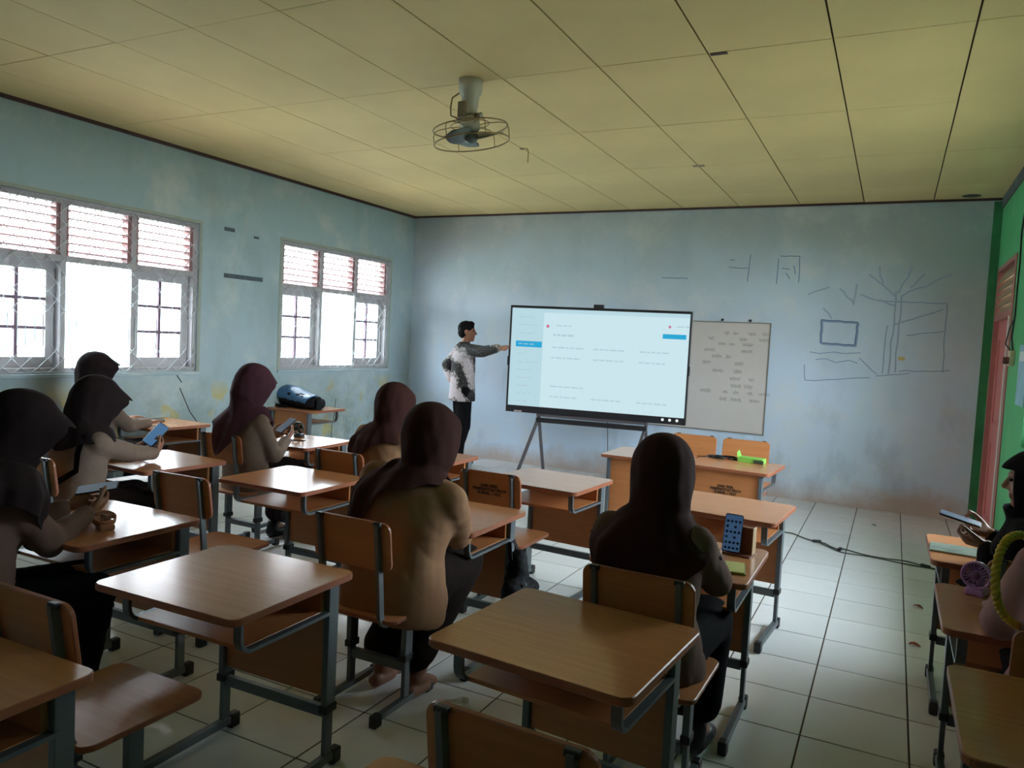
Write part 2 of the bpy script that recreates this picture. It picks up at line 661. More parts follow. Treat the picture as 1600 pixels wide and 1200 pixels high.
# outside, seen blown out through the panes
setp(MB().box(-40, -TH, -40, 30, -0.4, -0.25).build('ground', 'outside_ground'), kind='structure')
# the corridor side: unseen ground darkened and an eave added to hold back light
setp(MB().box(W + TH, 40, -40, 30, -0.4, -0.25).build('yard_ground', plain('darkened_yard', srgb(92, 90, 80), 0.95, var=0.2, scale=2)), kind='structure')
setp(MB().box(W + TH, SHADE_EAVE, -L, TH, 2.72, 2.85).build('shading_eave', 'trim_grey'), kind='structure')
ow = setp(MB().box(-7.2, -7.0, -22, 14, -0.3, 2.55).build('wall_outside', 'outside_wall'), kind='structure')
MB().box(-7.2, -6.6, -22, 14, 2.55, 2.95).build('fascia', 'outside_pink', ow)


# ------------------------------------------------------------------ windows
def make_window():
    """window in local coordinates: opening y 0..WW, z WZ0..WZ1, room side +x, wall 0..-TH"""
    WW = 1.95
    root = empty('window')
    fr = MB()
    e = 0.045
    x0, x1 = -0.135, -0.02
    fr.box(x0, x1, 0, e, WZ0, WZ1).box(x0, x1, WW - e, WW, WZ0, WZ1)
    fr.box(x0, x1, e, WW - e, WZ0, WZ0 + e).box(x0, x1, e, WW - e, WZ1 - e, WZ1)
    fr.build('frame', 'frame_paint', root)
    ZT = 1.99
    MB().box(x0, x1, e, WW - e, ZT, ZT + 0.05).build('transom', 'frame_paint', root)
    ms = [e, 0.66, 1.285, WW - e]
    for y in ms[1:3]:
        MB().box(x0, x1 - 0.0005, y - 0.022, y + 0.022, WZ0 + e, WZ1 - e).build('mullion', 'frame_paint', root)
    slat = {}
    for c in range(3):
        a = ms[c] + (0.022 if c else 0)
        b = ms[c + 1] - (0.022 if c < 2 else 0)
        # louvre slats above the transom, held by two grooved stiles
        for yy in (a, b - 0.03):
            MB().box(x0 + 0.02, x1 - 0.02, yy, yy + 0.03, ZT + 0.05, WZ1 - e).build('louver_stile', 'slat_paint', root)
        sm = MB().bbox(-0.034, 0.034, a + 0.031, b - 0.031, -0.0045, 0.0045, 0.001).mesh('louver_slat', 'slat_paint')
        for k in range(6):
            o = link('louver_slat', sm, root, (-0.078, 0, ZT + 0.05 + 0.034 + k * 0.0655), (0, R(-7), 0))
        # below: sashes left and right, a fixed pane in the middle
        if c != 1:
            sash = MB()
            sx0, sx1 = -0.125, -0.085
            st = 0.075
            sash.box(sx0, sx1, a, a + st, WZ0 + e, ZT).box(sx0, sx1, b - st, b, WZ0 + e, ZT)
            sash.box(sx0, sx1, a + st, b - st, WZ0 + e, WZ0 + e + 0.085).box(sx0, sx1, a + st, b - st, ZT - 0.075, ZT)
            so = sash.build('sash', 'frame_paint', root)
            mid = (a + b) / 2
            zz0, zz1 = WZ0 + e + 0.085, ZT - 0.075
            MB().box(sx0 + 0.005, sx1 - 0.005, mid - 0.013, mid + 0.013, zz0, zz1).build('muntin', 'muntin', so)
            for k in (1, 2):
                z = zz0 + (zz1 - zz0) * k / 3
                MB().box(sx0 + 0.006, sx1 - 0.006, a + st, b - st, z - 0.012, z + 0.012).build('muntin', 'muntin', so)
            for i in range(2):
                for k in range(3):
                    ya, yb = (a + st, mid - 0.013) if i == 0 else (mid + 0.013, b - st)
                    za, zb = zz0 + (zz1 - zz0) * k / 3, zz0 + (zz1 - zz0) * (k + 1) / 3
                    MB().box(-0.107, -0.104, ya, yb, za, zb).build('pane', 'glass', so)
        else:
            MB().box(-0.107, -0.104, a, b, WZ0 + e, ZT).build('pane', 'glass', root)
    # steel wire grille in a diamond lattice with a band of upright arches
    g = MB()
    p = 0.134
    nw = int(WW / (p / 2))
    zs = []
    for k in range(nw + 1):
        y = k * p / 2 + 0.03
        s = 1 if k % 2 == 0 else -1
        pts = []
        def put(z, a): pts.append((-0.004 + 0.003 * s, y + a * s, z))
        z = WZ1 - 0.01
        ph = 1
        while z > 1.63:
            put(z, ph * p / 4); ph = -ph
            z -= 0.066
        put(1.60, ph * p / 4 * 0.95)
        put(1.565, 0.0); put(1.32, 0.0)
        ph = 1
        z = 1.285
        while z > WZ0 + 0.02:
            put(z, ph * p / 4); ph = -ph
            z -= 0.066
        put(WZ0 + 0.008, ph * p / 4)
        g.tube(pts, 0.0042, 4, smooth=False)
    g.tube([(-0.004, 0.0, WZ0 + 0.012), (-0.004, WW, WZ0 + 0.012)], 0.005, 6)
    g.tube([(-0.004, 0.0, WZ1 - 0.012), (-0.004, WW, WZ1 - 0.012)], 0.005, 6)
    g.build('grille', 'wire', root)
    # plaster sill ledge
    MB().bbox(0.0, 0.025, -0.03, WW + 0.03, WZ0 - 0.03, WZ0, 0.004).build('sill', 'wall_left', root)
    MB().box(0.0, 0.006, -0.03, 0.0, WZ0, WZ1 + 0.03).box(0.0, 0.006, WW, WW + 0.03, WZ0, WZ1 + 0.03).box(0.0, 0.006, 0, WW, WZ1, WZ1 + 0.03).build('surround', plain('pale_plaster_edge', srgb(160, 168, 158), 0.8, var=0.1), root)
    return root


w0 = make_window()
for i, (a, b) in enumerate(LEFT_WINDOWS):
    w = w0 if i == 0 else copy_tree(w0)
    w.name = 'window_%d' % (i + 1)
    w.location = (0, a, 0)
    setp(w, kind='structure')
# the corridor side has one wide plain window, outside the frame
for i, (a, b) in enumerate(RIGHT_WINDOWS):
    w = setp(empty('window_%d' % (i + 3), (W, 0, 0)), kind='structure')
    f_ = MB()
    e = 0.04
    f_.box(0.02, 0.12, a, a + e, RZ0, RZ1).box(0.02, 0.12, b - e, b, RZ0, RZ1).box(0.02, 0.12, a + e, b - e, RZ0, RZ0 + e).box(0.02, 0.12, a + e, b - e, RZ1 - e, RZ1)
    f_.build('frame', 'frame_paint', w)
    MB().box(0.03, 0.11, (a + b) / 2 - 0.02, (a + b) / 2 + 0.02, RZ0 + e, RZ1 - e).build('mullion', 'frame_paint', w)
    for ya, yb in ((a + e, (a + b) / 2 - 0.02), ((a + b) / 2 + 0.02, b - e)):
        MB().box(0.065, 0.068, ya, yb, RZ0 + e, RZ1 - e).build('pane', 'glass', w)

# ------------------------------------------------------------------ door in the right wall
door = setp(empty('door_1', (W, 0, 0)), kind='structure')
MB().bbox(0.03, 0.07, -1.19, -0.17, 0.01, 1.955, 0.003).build('door_leaf', 'door_pink', door)
for (ya, yb) in ((-1.0, -0.36),):
    for za, zb in ((0.15, 0.85), (1.0, 1.8)):
        fm = MB()
        for a in ((ya, ya + 0.02, za, zb), (yb - 0.02, yb, za, zb), (ya, yb, za, za + 0.02), (ya, yb, zb - 0.02, zb)):
            fm.box(0.022, 0.031, a[0], a[1], a[2], a[3])
        fm.build('door_molding', 'door_pink', door)
df = MB()
df.box(-0.008, 0.12, -0.165, -0.10, 0, 2.46).box(-0.008, 0.12, -1.36, -1.255, 0, 2.46)
df.box(-0.007, 0.12, -1.255, -0.165, 1.96, 2.02).box(-0.007, 0.12, -1.255, -0.165, 2.42, 2.46)
df.build('door_frame', plain('dull_rose_frame', srgb(176, 112, 108), 0.5, var=0.08), door)
MB().box(-0.014, 0.03, -1.254, -1.195, 0.0, 1.96).build('lit_frame_edge', 'lit_edge_white', door)  # frame edge coloured near white for the outside light on it
for k in range(5):
    z = 2.06 + k * 0.076
    link('louver_slat', MB().bbox(-0.062, 0.062, -1.25, -0.17, -0.006, 0.006, 0.002).mesh('louver_slat', 'door_wood'), door, (0.025, 0, z), (0, R(-66), 0))
for z in (0.27, 1.84):
    MB().bbox(0.0, 0.03, -1.21, -1.13, z - 0.05, z + 0.05, 0.002).build('hinge', 'brass', door)

# ------------------------------------------------------------------ desks and chairs
TZ = 0.71


def leg_pair(root, x, y, ztop, zf, foot_len, yfoot):
    """telescopic post with collar, thinner lower tube, foot bar with rubber ends"""
    p = MB()
    p.bbox(x - 0.0125, x + 0.0125, y - 0.026, y + 0.026, zf + 0.17, ztop, 0.003)
    lo = MB().bbox(x - 0.009, x + 0.009, y - 0.019, y + 0.019, zf, zf + 0.20, 0.002)
    leg = p.build('leg', 'metal', root)
    lo.build('lower_tube', 'metal', leg)
    MB().bbox(x - 0.017, x + 0.017, y - 0.031, y + 0.031, zf + 0.155, zf + 0.185, 0.004).build('collar', 'black_plastic', leg)
    f = MB().bbox(x - 0.014, x + 0.014, yfoot - foot_len / 2, yfoot + foot_len / 2, 0.02, zf, 0.004)
    foot = f.build('foot', 'metal', root)
    for s in (-1, 1):
        c = yfoot + s * foot_len / 2
        MB().bbox(x - 0.018, x + 0.018, c - 0.035, c + 0.012 if s > 0 else c + 0.035, 0.0, zf + 0.006, 0.007).build('rubber_cap', 'black_plastic', foot) if s > 0 else \
            MB().bbox(x - 0.018, x + 0.018, c - 0.012, c + 0.035, 0.0, zf + 0.006, 0.007).build('rubber_cap', 'black_plastic', foot)


LETTERS = 'DAK FISIK\nPEMERINTAH PROV\nSUMSEL / 2021'


def make_desk(lettering=False):
    r = empty('student_desk')
    MB().rplate(0.62, 0.57, TZ - 0.024, TZ, 0.035, 0, 1).build('tabletop', ['top', 'edge'], r)
    for s in (-1, 1):
        x = s * 0.245
        leg_pair(r, x, 0.235, TZ - 0.025, 0.05, 0.46, 0.06)
        # bent flat bracket: down from the top near the sitter, then back to the post
        pts = [(x, -0.20, TZ - 0.025), (x, -0.20, TZ - 0.09)]
        for k in range(1, 7):
            a = R(90 * k / 6)
            pts.append((x, -0.16 - 0.04 * math.cos(a), TZ - 0.09 - 0.05 * math.sin(a)))
        pts += [(x, -0.05, TZ - 0.14), (x, 0.225, TZ - 0.14)]
        MB().tube(pts, 0.01, mi=0, rect=(0.012, 0.030), upv=(1, 0, 0)).build('bracket', 'metal', r)
    MB().bbox(-0.236, 0.236, -0.17, 0.19, TZ - 0.146, TZ - 0.132, 0.002, 0).build('book_shelf', 'board', r)
    MB().bbox(-0.236, 0.236, 0.19, 0.206, TZ - 0.146, TZ - 0.026, 0.002).build('back_board', 'board', r)
    MB().bbox(-0.231, 0.231, 0.226, 0.242, 0.26, TZ - 0.026, 0.002).build('modesty_panel', 'board', r)
    MB().bbox(-0.233, 0.233, 0.222, 0.246, 0.185, 0.225, 0.003).build('crossbar', 'metal', r)
    if lettering:
        text_mesh('lettering', LETTERS, 0.026, 'print', r,
                  Matrix.Translation((0, 0.2432, 0.55)) @ Matrix.Rotation(PI, 4, 'Z') @ Matrix.Rotation(PI / 2, 4, 'X'), spacing=0.9)
    return r


def make_chair(lettering=False):
    """sitter faces +y"""
    r = empty('school_chair')
    SZ = 0.43
    MB().rplate(0.40, 0.40, SZ - 0.018, SZ, 0.04, 0, 1).build('seat', ['top', 'edge'], r)
    bk = MB()
    mw = Matrix.Translation((0, -0.218, 0.725)) @ Matrix.Rotation(R(8), 4, 'X') @ Matrix.Rotation(PI / 2, 4, 'X')
    bk.rplate(0.38, 0.20, -0.008, 0.008, 0.035, 0, 1, mat=mw)
    b = bk.build('backrest', ['board', 'edge'], r)
    if lettering:
        text_mesh('lettering', LETTERS, 0.024, 'print', b,
                  Matrix.Translation((0, -0.218, 0.725)) @ Matrix.Rotation(R(8), 4, 'X') @ Matrix.Translation((0, -0.0085, 0)) @ Matrix.Rotation(PI / 2, 4, 'X'), spacing=0.9)
    for s in (-1, 1):
        x = s * 0.142
        up_ = [(x, -0.250, 0.822), (x, -0.232, 0.70), (x, -0.212, 0.52), (x, -0.206, 0.455)]
        for k in range(1, 6):
            a = R(90 * k / 5)
            up_.append((x, -0.206 + 0.045 * (1 - math.cos(a)), 0.455 - 0.052 * math.sin(a)))
        up_ += [(x, -0.05, 0.403), (x, 0.17, 0.403)]
        p = MB().tube(up_, 0.01, rect=(0.028, 0.016), upv=(1, 0, 0)).build('back_post', 'metal', r)
        MB().bbox(x - 0.016, x + 0.016, -0.258, -0.240, 0.812, 0.828, 0.003).build('post_cap', 'black_plastic', p)
        leg_pair(r, x, -0.01, SZ - 0.03, 0.045, 0.40, -0.02)
    MB().bbox(-0.13, 0.13, -0.028, 0.008, 0.155, 0.19, 0.003).build('crossbar', 'metal', r)
    return r


DESKS = [  # x, y, degrees, label
    (3.963, -6.787, 1.2, 'empty wooden desk, large and bare, in front of the empty chair at lower left'),
    (5.119, -6.595, -4.5, 'bare wooden desk right behind the chair of the student with the propped up phone'),
    (2.921, -5.348, 0.3, 'bare wooden desk shining with window light, behind the student facing right'),
    (2.970, -6.587, 0.5, 'wooden desk with a pinkish folding fan on it, of the student at the left edge'),
    (1.921, -5.472, -4.1, 'wooden desk where a student holds a lit blue phone over the top'),
    (0.454, -4.288, -4.8, 'wooden desk against the window wall with a dark phone lying on it'),
    (1.913, -4.226, 3.3, 'wooden desk with a small black fan and a pen, glaring white with light'),
    (2.998, -4.166, 0.0, 'wooden desk mostly hidden behind two students, corner showing below the standing man'),
    (4.066, -4.354, -3.7, 'empty wooden desk in front of the big screen, behind the lettered chair back'),
    (5.151, -4.389, -4.3, 'empty wooden desk just beyond the propped up phone'),
    (5.180, -5.521, 0.0, 'wooden desk carrying the propped up phone and the yellow green notebook'),
    (4.025, -5.517, 0.0, 'wooden desk with a black bag hung at its side, before the broad student'),
    (6.418, -4.666, 0.0, 'wooden desk with a grey green printed booklet, near the pink door'),
    (6.417, -5.584, 0.0, 'wooden desk with the lilac ring fan on it'),
    (6.411, -6.464, 0.0, 'wooden desk corner at the lower right edge, nothing on it'),
    (3.955, -7.752, 1.5, 'wooden desk cut off by the lower left corner, behind the empty chair'),
    (5.354, -7.675, 0.0, 'wooden desk at the very bottom, only its corner in view behind the nearest chair'),
]
FACING = [
    (4.900, -2.800, 176, 'lettered wooden desk facing the class with a green box on top'),
    (4.235, -2.800, 180, 'wooden desk facing the class below the whiteboard, left of the green box'),
    (0.300, -2.330, 180, 'wooden desk by the window wall with a blue and black bag on it'),
]
desk0 = make_desk(False)
desk1 = make_desk(True)
desk_objs = []
for i, (x, y, d, lab) in enumerate(DESKS + FACING):
    if i == 0: o = desk0
    elif i == len(DESKS): o = desk1
    else: o = copy_tree(desk0 if i < len(DESKS) else desk1 if i == len(DESKS) else desk0)
    o.location = (x, y, 0)
    o.rotation_euler = (0, 0, R(d))
    setp(o, lab, 'desk', 'single student desks' if i < len(DESKS) else 'desks turned towards the class')
    desk_objs.append(o)

CHAIRS = [
    (3.90, -7.19, 0, 'empty wooden chair in the lower left corner, its seat lit by the window'),
    (5.31, -7.12, -2, 'nearest wooden chair back, empty, at the bottom in front of the bare desk'),
    (2.87, -5.86, 2, 'empty wooden chair in the left half between two bare desks'),
    (1.90, -4.73, 0, 'wooden chair under the student facing right in the purple brown headscarf'),
    (2.93, -4.76, 0, 'wooden chair of the student seated just left of the standing man'),
    (4.04, -6.02, 0, 'wooden chair under the broad student in light brown, feet bars in full view'),
    (5.22, -6.03, -1, 'wooden chair of the student with the propped up phone'),
    (0.50, -4.86, 0, 'wooden chair of the student nearest the large window'),
    (1.93, -6.00, 0, 'wooden chair of the student holding the lit blue phone'),
    (2.97, -7.13, -15, 'wooden chair of the student cut by the left edge'),
    (6.47, -5.03, 0, 'wooden chair of the student in black headscarf near the pink door'),
    (6.45, -5.89, 0, 'wooden chair of the student with the yellow shoulder cord'),
]
chair0 = make_chair(False)
for i, (x, y, d, lab) in enumerate(CHAIRS):
    o = chair0 if i == 0 else copy_tree(chair0)
    o.location = (x, y, 0)
    o.rotation_euler = (0, 0, R(d))
    setp(o, lab, 'chair', 'wooden school chairs')
chair1 = make_chair(True)
chair1.location = (3.97, -4.74, 0)
setp(chair1, 'empty wooden chair with black lettering on its back, beside the broad student', 'chair', 'wooden school chairs')
for x, lab in ((4.43, 'pale wooden chair back under the whiteboard, left one of two facing the class'),
               (4.86, 'wooden chair back behind the green box, facing the class')):
    o = copy_tree(chair0)
    o.location = (x, -2.36, 0)
    o.rotation_euler = (0, 0, R(180))
    setp(o, lab, 'chair', 'chairs facing the class')

# ------------------------------------------------------------------ screen, whiteboard, fan and other fixtures
M['tv_black'] = plain('screen_bezel', srgb(34, 33, 38), 0.35)
M['tv_grey'] = plain('screen_stand_grey', srgb(92, 86, 92), 0.4, 0.2)
M['ui_bg'] = emit('screen_white', srgb(205, 232, 240), 0.95)
M['ui_side'] = emit('screen_pale', srgb(190, 224, 234), 0.9)
M['ui_blue'] = emit('screen_blue', srgb(20, 165, 215), 0.95)
M['ui_text'] = emit('screen_text', srgb(184, 212, 224), 0.9)
M['ui_red'] = emit('screen_red', srgb(205, 110, 150), 0.9)
M['ui_icon'] = emit('screen_icon', srgb(240, 250, 250), 1.0)

A_, B_ = Vector((2.048, -1.05, 0)), Vector((4.01, -0.75, 0))
TVW = (B_ - A_).length
ang = math.atan2(B_.y - A_.y, B_.x - A_.x)
tv = empty('interactive_display', ((A_.x + B_.x) / 2, (A_.y + B_.y) / 2, 0), ang)
setp(tv, 'large interactive display on a grey A-frame stand, screen lit pale blue', 'display')
hw = TVW / 2
Z0, Z1 = 0.752, 1.942
fr = MB()
bz, bb = 0.028, 0.075
fr.bbox(-hw, hw, 0.0, 0.07, Z0, Z0 + bb, 0.004)
fr.bbox(-hw, hw, 0.0, 0.07, Z1 - bz, Z1, 0.004)
fr.bbox(-hw, -hw + bz * 0.7, 0.001, 0.07, Z0 + bb - 0.002, Z1 - bz + 0.002, 0.003)
fr.bbox(hw - bz * 0.7, hw, 0.001, 0.07, Z0 + bb - 0.002, Z1 - bz + 0.002, 0.003)
fr.box(-hw + 0.01, hw - 0.01, 0.05, 0.09, Z0 + 0.01, Z1 - 0.01)
bezel = fr.build('bezel', 'tv_black', tv)
sx0, sx1, sz0, sz1 = -hw + bz * 0.7, hw - bz * 0.7, Z0 + bb, Z1 - bz
scr = MB()
scr.box(sx0, sx1, 0.012, 0.05, sz0, sz1)
screen = scr.build('screen', 'ui_bg', tv)


def ui(u0, u1, v0, v1, mat, y=0.0112, name=None):
    """u left to right, v top to bottom, 0..1 on the screen"""
    mb = MB()
    mb.box(sx0 + (sx1 - sx0) * u0, sx0 + (sx1 - sx0) * u1, y, 0.0121, sz1 - (sz1 - sz0) * v1, sz1 - (sz1 - sz0) * v0)
    return mb.build(name or 'screen_graphic', mat, screen)


ui(0.0, 0.19, 0.0, 1.0, 'ui_side', 0.0116)
ui(0.0, 1.0, 0.0, 0.04, 'ui_side', 0.0114)
ui(0.03, 0.185, 0.335, 0.395, 'ui_blue', 0.011)
ui(0.86, 0.985, 0.20, 0.245, 'ui_blue', 0.011)
wr_ = MB()


def word_row(u, v, n, seed, h=0.011):
    rnd = random.Random(seed)
    while n > 0:
        w_ = rnd.uniform(0.015, 0.045)
        zc = sz1 - (sz1 - sz0) * v
        wr_.box(sx0 + (sx1 - sx0) * u, sx0 + (sx1 - sx0) * (u + w_), 0.0110, 0.0113, zc - h, zc + h)
        u += w_ + 0.007
        n -= 1


for k, v in enumerate((0.09, 0.17, 0.255, 0.365, 0.46, 0.55, 0.63, 0.71, 0.79, 0.87, 0.95)):
    word_row(0.045, v, 2 + k % 2, k, 0.006)
word_row(0.25, 0.26, 4, 31)
word_row(0.265, 0.165, 3, 30, 0.007)
for r_, v in enumerate((0.385, 0.49, 0.78, 0.885)):
    for c_, u in enumerate((0.245, 0.485, 0.74)):
        if v == 0.78 and c_: continue
        word_row(u, v, 5, 40 + r_ * 3 + c_, 0.007)
word_row(0.93, 0.125, 2, 77, 0.006)
setp(wr_.build('screen_text', 'ui_text', screen), kind='stuff')
for u, v, rad in ((0.215, 0.175, 0.018), (0.895, 0.13, 0.014)):
    MB().lathe([(rad, 0.0), (rad, 0.0016)], 16).build('screen_graphic', 'ui_red', screen,
        (sx0 + (sx1 - sx0) * u, 0.0122, sz1 - (sz1 - sz0) * v), (PI / 2, 0, 0))
for k in range(3):
    MB().lathe([(0.015, 0.0), (0.015, 0.002)], 14).build('bezel_icon', 'ui_icon', bezel, (hw - 0.24 + k * 0.075, 0.0005, Z0 + 0.045), (PI / 2, 0, 0))
MB().bbox(-hw + 0.10, -hw + 0.19, -0.001, 0.01, Z0 + 0.004, Z0 + 0.022, 0.001).build('badge', plain('pale_badge', srgb(190, 170, 178), 0.5), bezel)
MB().bbox(-0.055, 0.055, 0.005, 0.06, Z1, Z1 + 0.038, 0.006).build('camera_module', 'tv_black', tv)
for s in (-1, 1):
    MB().bbox(s * hw - 0.008, s * hw + 0.008, -0.006, 0.05, 1.27, 1.37, 0.003).build('side_clip', 'tv_black', tv)
MB().bbox(-hw + 0.36, hw - 0.40, 0.01, 0.08, Z0 - 0.03, Z0, 0.004).build('speaker_bar', 'tv_grey', tv)
MB().bbox(-hw + 0.36, hw - 0.40, -0.01, 0.05, Z0 - 0.095, Z0 - 0.045, 0.006).build('tray', 'tv_black', tv)
for s, x in ((-1, -hw + 0.37), (1, hw - 0.42)):
    st = MB()
    st.tube([(x, 0.08, Z0 + 0.4), (x, 0.08, Z0 - 0.07)], 0.02, rect=(0.05, 0.03))
    leg = st.build('stand_post', 'tv_grey', tv)
    MB().tube([(x, 0.06, Z0 - 0.06), (x - 0.16, -0.22, 0.012)], 0.02, rect=(0.045, 0.025)).build('stand_leg', 'tv_grey', tv)
    MB().tube([(x, 0.09, Z0 - 0.06), (x + 0.02, 0.34, 0.012)], 0.02, rect=(0.045, 0.025)).build('stand_leg', 'tv_grey', tv)
MB().tube([(0.15, 0.1, 0.75), (0.17, 0.12, 0.4), (0.26, 0.16, 0.1), (0.34, 0.2, 0.005), (0.6, 0.26, 0.005), (0.9, 0.4, 0.005)], 0.004, 6).build('power_cable', 'black_plastic', tv)

wbd = empty('whiteboard', (0, 0, 0))
setp(wbd, 'white board with faint grey marker writing, half hidden behind the big display', 'whiteboard')
M['wb'] = plain('whiteboard_face', srgb(214, 206, 204), 0.35, var=0.03, scale=3)
M['marker'] = plain('faded_marker', srgb(150, 146, 140), 0.6)
MB().box(2.29, 4.685, -0.016, -0.001, 0.66, 1.87).build('board_face', 'wb', wbd)
f_ = MB()
f_.box(2.28, 4.69, -0.022, -0.001, 0.652, 0.664).box(2.28, 4.69, -0.022, -0.001, 1.866, 1.878)
f_.box(2.28, 2.292, -0.022, -0.001, 0.652, 1.878).box(4.680, 4.692, -0.022, -0.001, 0.652, 1.878)
f_.build('board_frame', plain('aluminium_edge', srgb(150, 144, 138), 0.4, 0.4), wbd)
mk = MB()
rnd = random.Random(5)
for row, z in enumerate((1.75, 1.69, 1.63, 1.56, 1.49, 1.42, 1.33, 1.25, 1.17, 1.10, 1.02)):
    x = 3.95 + rnd.uniform(0, 0.08)
    while x < 4.62:
        if rnd.random() < (0.62 if row < 3 else 0.42):
            for s in range(rnd.randint(2, 4)):
                h = rnd.uniform(0.012, 0.028)
                pts = [(x + k * 0.008, -0.0165, z + h * math.sin(k * 1.9 + s * 2 + row)) for k in range(5)]
                mk.tube(pts, 0.0022, 4, smooth=False)
                x += 0.028
        x += rnd.uniform(0.03, 0.1)
mk.build('marker_writing', 'marker', wbd)
for x in (4.17, 4.47):
    MB().bbox(x - 0.012, x + 0.012, -0.02, -0.001, 1.885, 1.91, 0.003).build('hanger', 'black_plastic', wbd)

# drawings and marks on the back wall
M['pencil'] = plain('faded_blue_marker', srgb(138, 160, 196), 0.7)
M['pencil_dark'] = plain('dark_blue_marker', srgb(104, 126, 164), 0.7)
M['pencil_soft'] = plain('rubbed_pencil', srgb(158, 174, 202), 0.7)


def scribble(name, lines, mat, r=0.006):
    mb = MB()
    for ln in lines:
        mb.tube([(x, -0.0006, z) for x, z in ln], r, 6, flat=(1, 1), smooth=False)
    for i, p in enumerate(mb.v):
        mb.v[i] = (p[0], -0.0008 + (p[1] + 0.0006) * 0.12, p[2])
    return mb.build(name, mat, wb)


def wob(x0, z0, x1, z1, n=5, a=0.006, seed=0):
    rnd = random.Random(seed)
    return [(x0 + (x1 - x0) * k / n + rnd.uniform(-a, a), z0 + (z1 - z0) * k / n + rnd.uniform(-a, a)) for k in range(n + 1)]


rect = [wob(5.19, 1.93, 5.54, 1.92, 6, 0.004, 1), wob(5.54, 1.92, 5.53, 1.68, 5, 0.004, 2), wob(5.53, 1.68, 5.20, 1.69, 6, 0.004, 3), wob(5.20, 1.69, 5.19, 1.93, 5, 0.004, 4)]
scribble('wall_drawing', rect, 'pencil_dark', 0.009)
scribble('wall_drawing', [[(x + 0.012, z - 0.012) for x, z in l] for l in rect], 'pencil', 0.008)
tree = [wob(5.86, 1.40, 5.88, 2.25, 8, 0.008, 5), wob(5.92, 1.42, 5.93, 2.2, 8, 0.008, 6), wob(5.87, 2.2, 5.62, 2.42, 5, 0.01, 7), wob(5.9, 2.22, 6.0, 2.5, 5, 0.01, 8),
        wob(5.93, 2.2, 6.35, 2.42, 6, 0.012, 9), wob(5.88, 2.1, 5.55, 2.2, 5, 0.01, 10), wob(6.0, 2.28, 6.12, 2.42, 4, 0.01, 11), wob(5.75, 2.31, 5.7, 2.5, 4, 0.01, 12),
        wob(5.88, 1.9, 6.3, 2.08, 5, 0.01, 13), wob(5.5, 2.1, 5.35, 2.26, 4, 0.01, 14), wob(5.48, 2.1, 5.5, 2.3, 4, 0.01, 15), wob(5.25, 2.28, 5.05, 2.2, 4, 0.01, 16), wob(5.2, 2.05, 5.3, 1.95, 4, 0.01, 17)]
scribble('wall_drawing', tree, 'pencil_soft', 0.009)
marks = [wob(5.72, 2.14, 6.33, 2.13, 8, 0.004, 20), wob(6.0, 1.80, 6.33, 1.86, 5, 0.008, 21), wob(5.95, 1.44, 6.4, 1.47, 6, 0.006, 22), wob(5.07, 1.28, 5.7, 1.36, 6, 0.006, 23), wob(5.07, 1.28, 5.06, 1.45, 4, 0.006, 24),
         wob(5.1, 1.58, 5.6, 1.60, 6, 0.012, 25), wob(5.15, 1.52, 5.55, 1.5, 6, 0.02, 26), wob(5.58, 1.55, 5.75, 1.40, 4, 0.008, 27), wob(5.75, 1.38, 6.05, 1.42, 4, 0.006, 28), wob(6.33, 2.13, 6.34, 1.45, 8, 0.006, 29), wob(5.82, 1.9, 5.8, 1.4, 5, 0.006, 30)]
scribble('wall_drawing', marks, 'pencil', 0.0055)
fr_ = [wob(4.73, 2.60, 4.93, 2.60, 4, 0.004, 40), wob(4.72, 2.58, 4.71, 2.30, 5, 0.004, 41), wob(4.93, 2.6, 4.94, 2.32, 5, 0.004, 42), wob(4.76, 2.47, 4.84, 2.46, 3, 0.003, 43), wob(4.8, 2.42, 4.85, 2.36, 3, 0.003, 44),
       wob(4.2, 2.48, 4.4, 2.47, 4, 0.004, 45), wob(4.42, 2.62, 4.41, 2.32, 5, 0.004, 46), wob(4.2, 2.56, 4.26, 2.56, 3, 0.003, 47), wob(3.45, 2.36, 3.75, 2.35, 5, 0.003, 48), wob(4.88, 2.5, 4.9, 2.41, 3, 0.003, 49)]
scribble('wall_drawing', fr_, 'pencil_dark', 0.0048)
MB().box(5.94, 6.0, -0.003, 0, 1.55, 1.585).build('wall_sticker', plain('yellowed_tape', srgb(206, 190, 130), 0.6), wb)
# strips of old tape on the left wall
for y0_, y1_, z_, h_ in ((-3.24, -2.73, 2.04, 0.022), (-3.25, -3.12, 2.49, 0.018), (-2.87, -2.8, 2.46, 0.012)):
    MB().box(-0.001, 0.002, y0_, y1_, z_ - h_, z_ + h_).build('tape_strip', plain('old_grey_tape', srgb(78, 92, 100), 0.7, var=0.2, scale=20), wl)
ck = MB()
for pts in ([(-3.72, 0.95), (-3.6, 0.72), (-3.5, 0.6), (-3.42, 0.35)], [(-1.5, 0.75), (-1.52, 0.55), (-1.56, 0.4), (-1.55, 0.25)], [(-3.7, 1.0), (-3.78, 1.1)]):
    ck.tube([(0.0005, y, z) for y, z in pts], 0.006, 4, smooth=False)
for i, p in enumerate(ck.v): ck.v[i] = (0.0006 + p[0] * 0.08, p[1], p[2])
ck.build('wall_crack', plain('wall_crack', srgb(72, 74, 66), 0.9), wl)

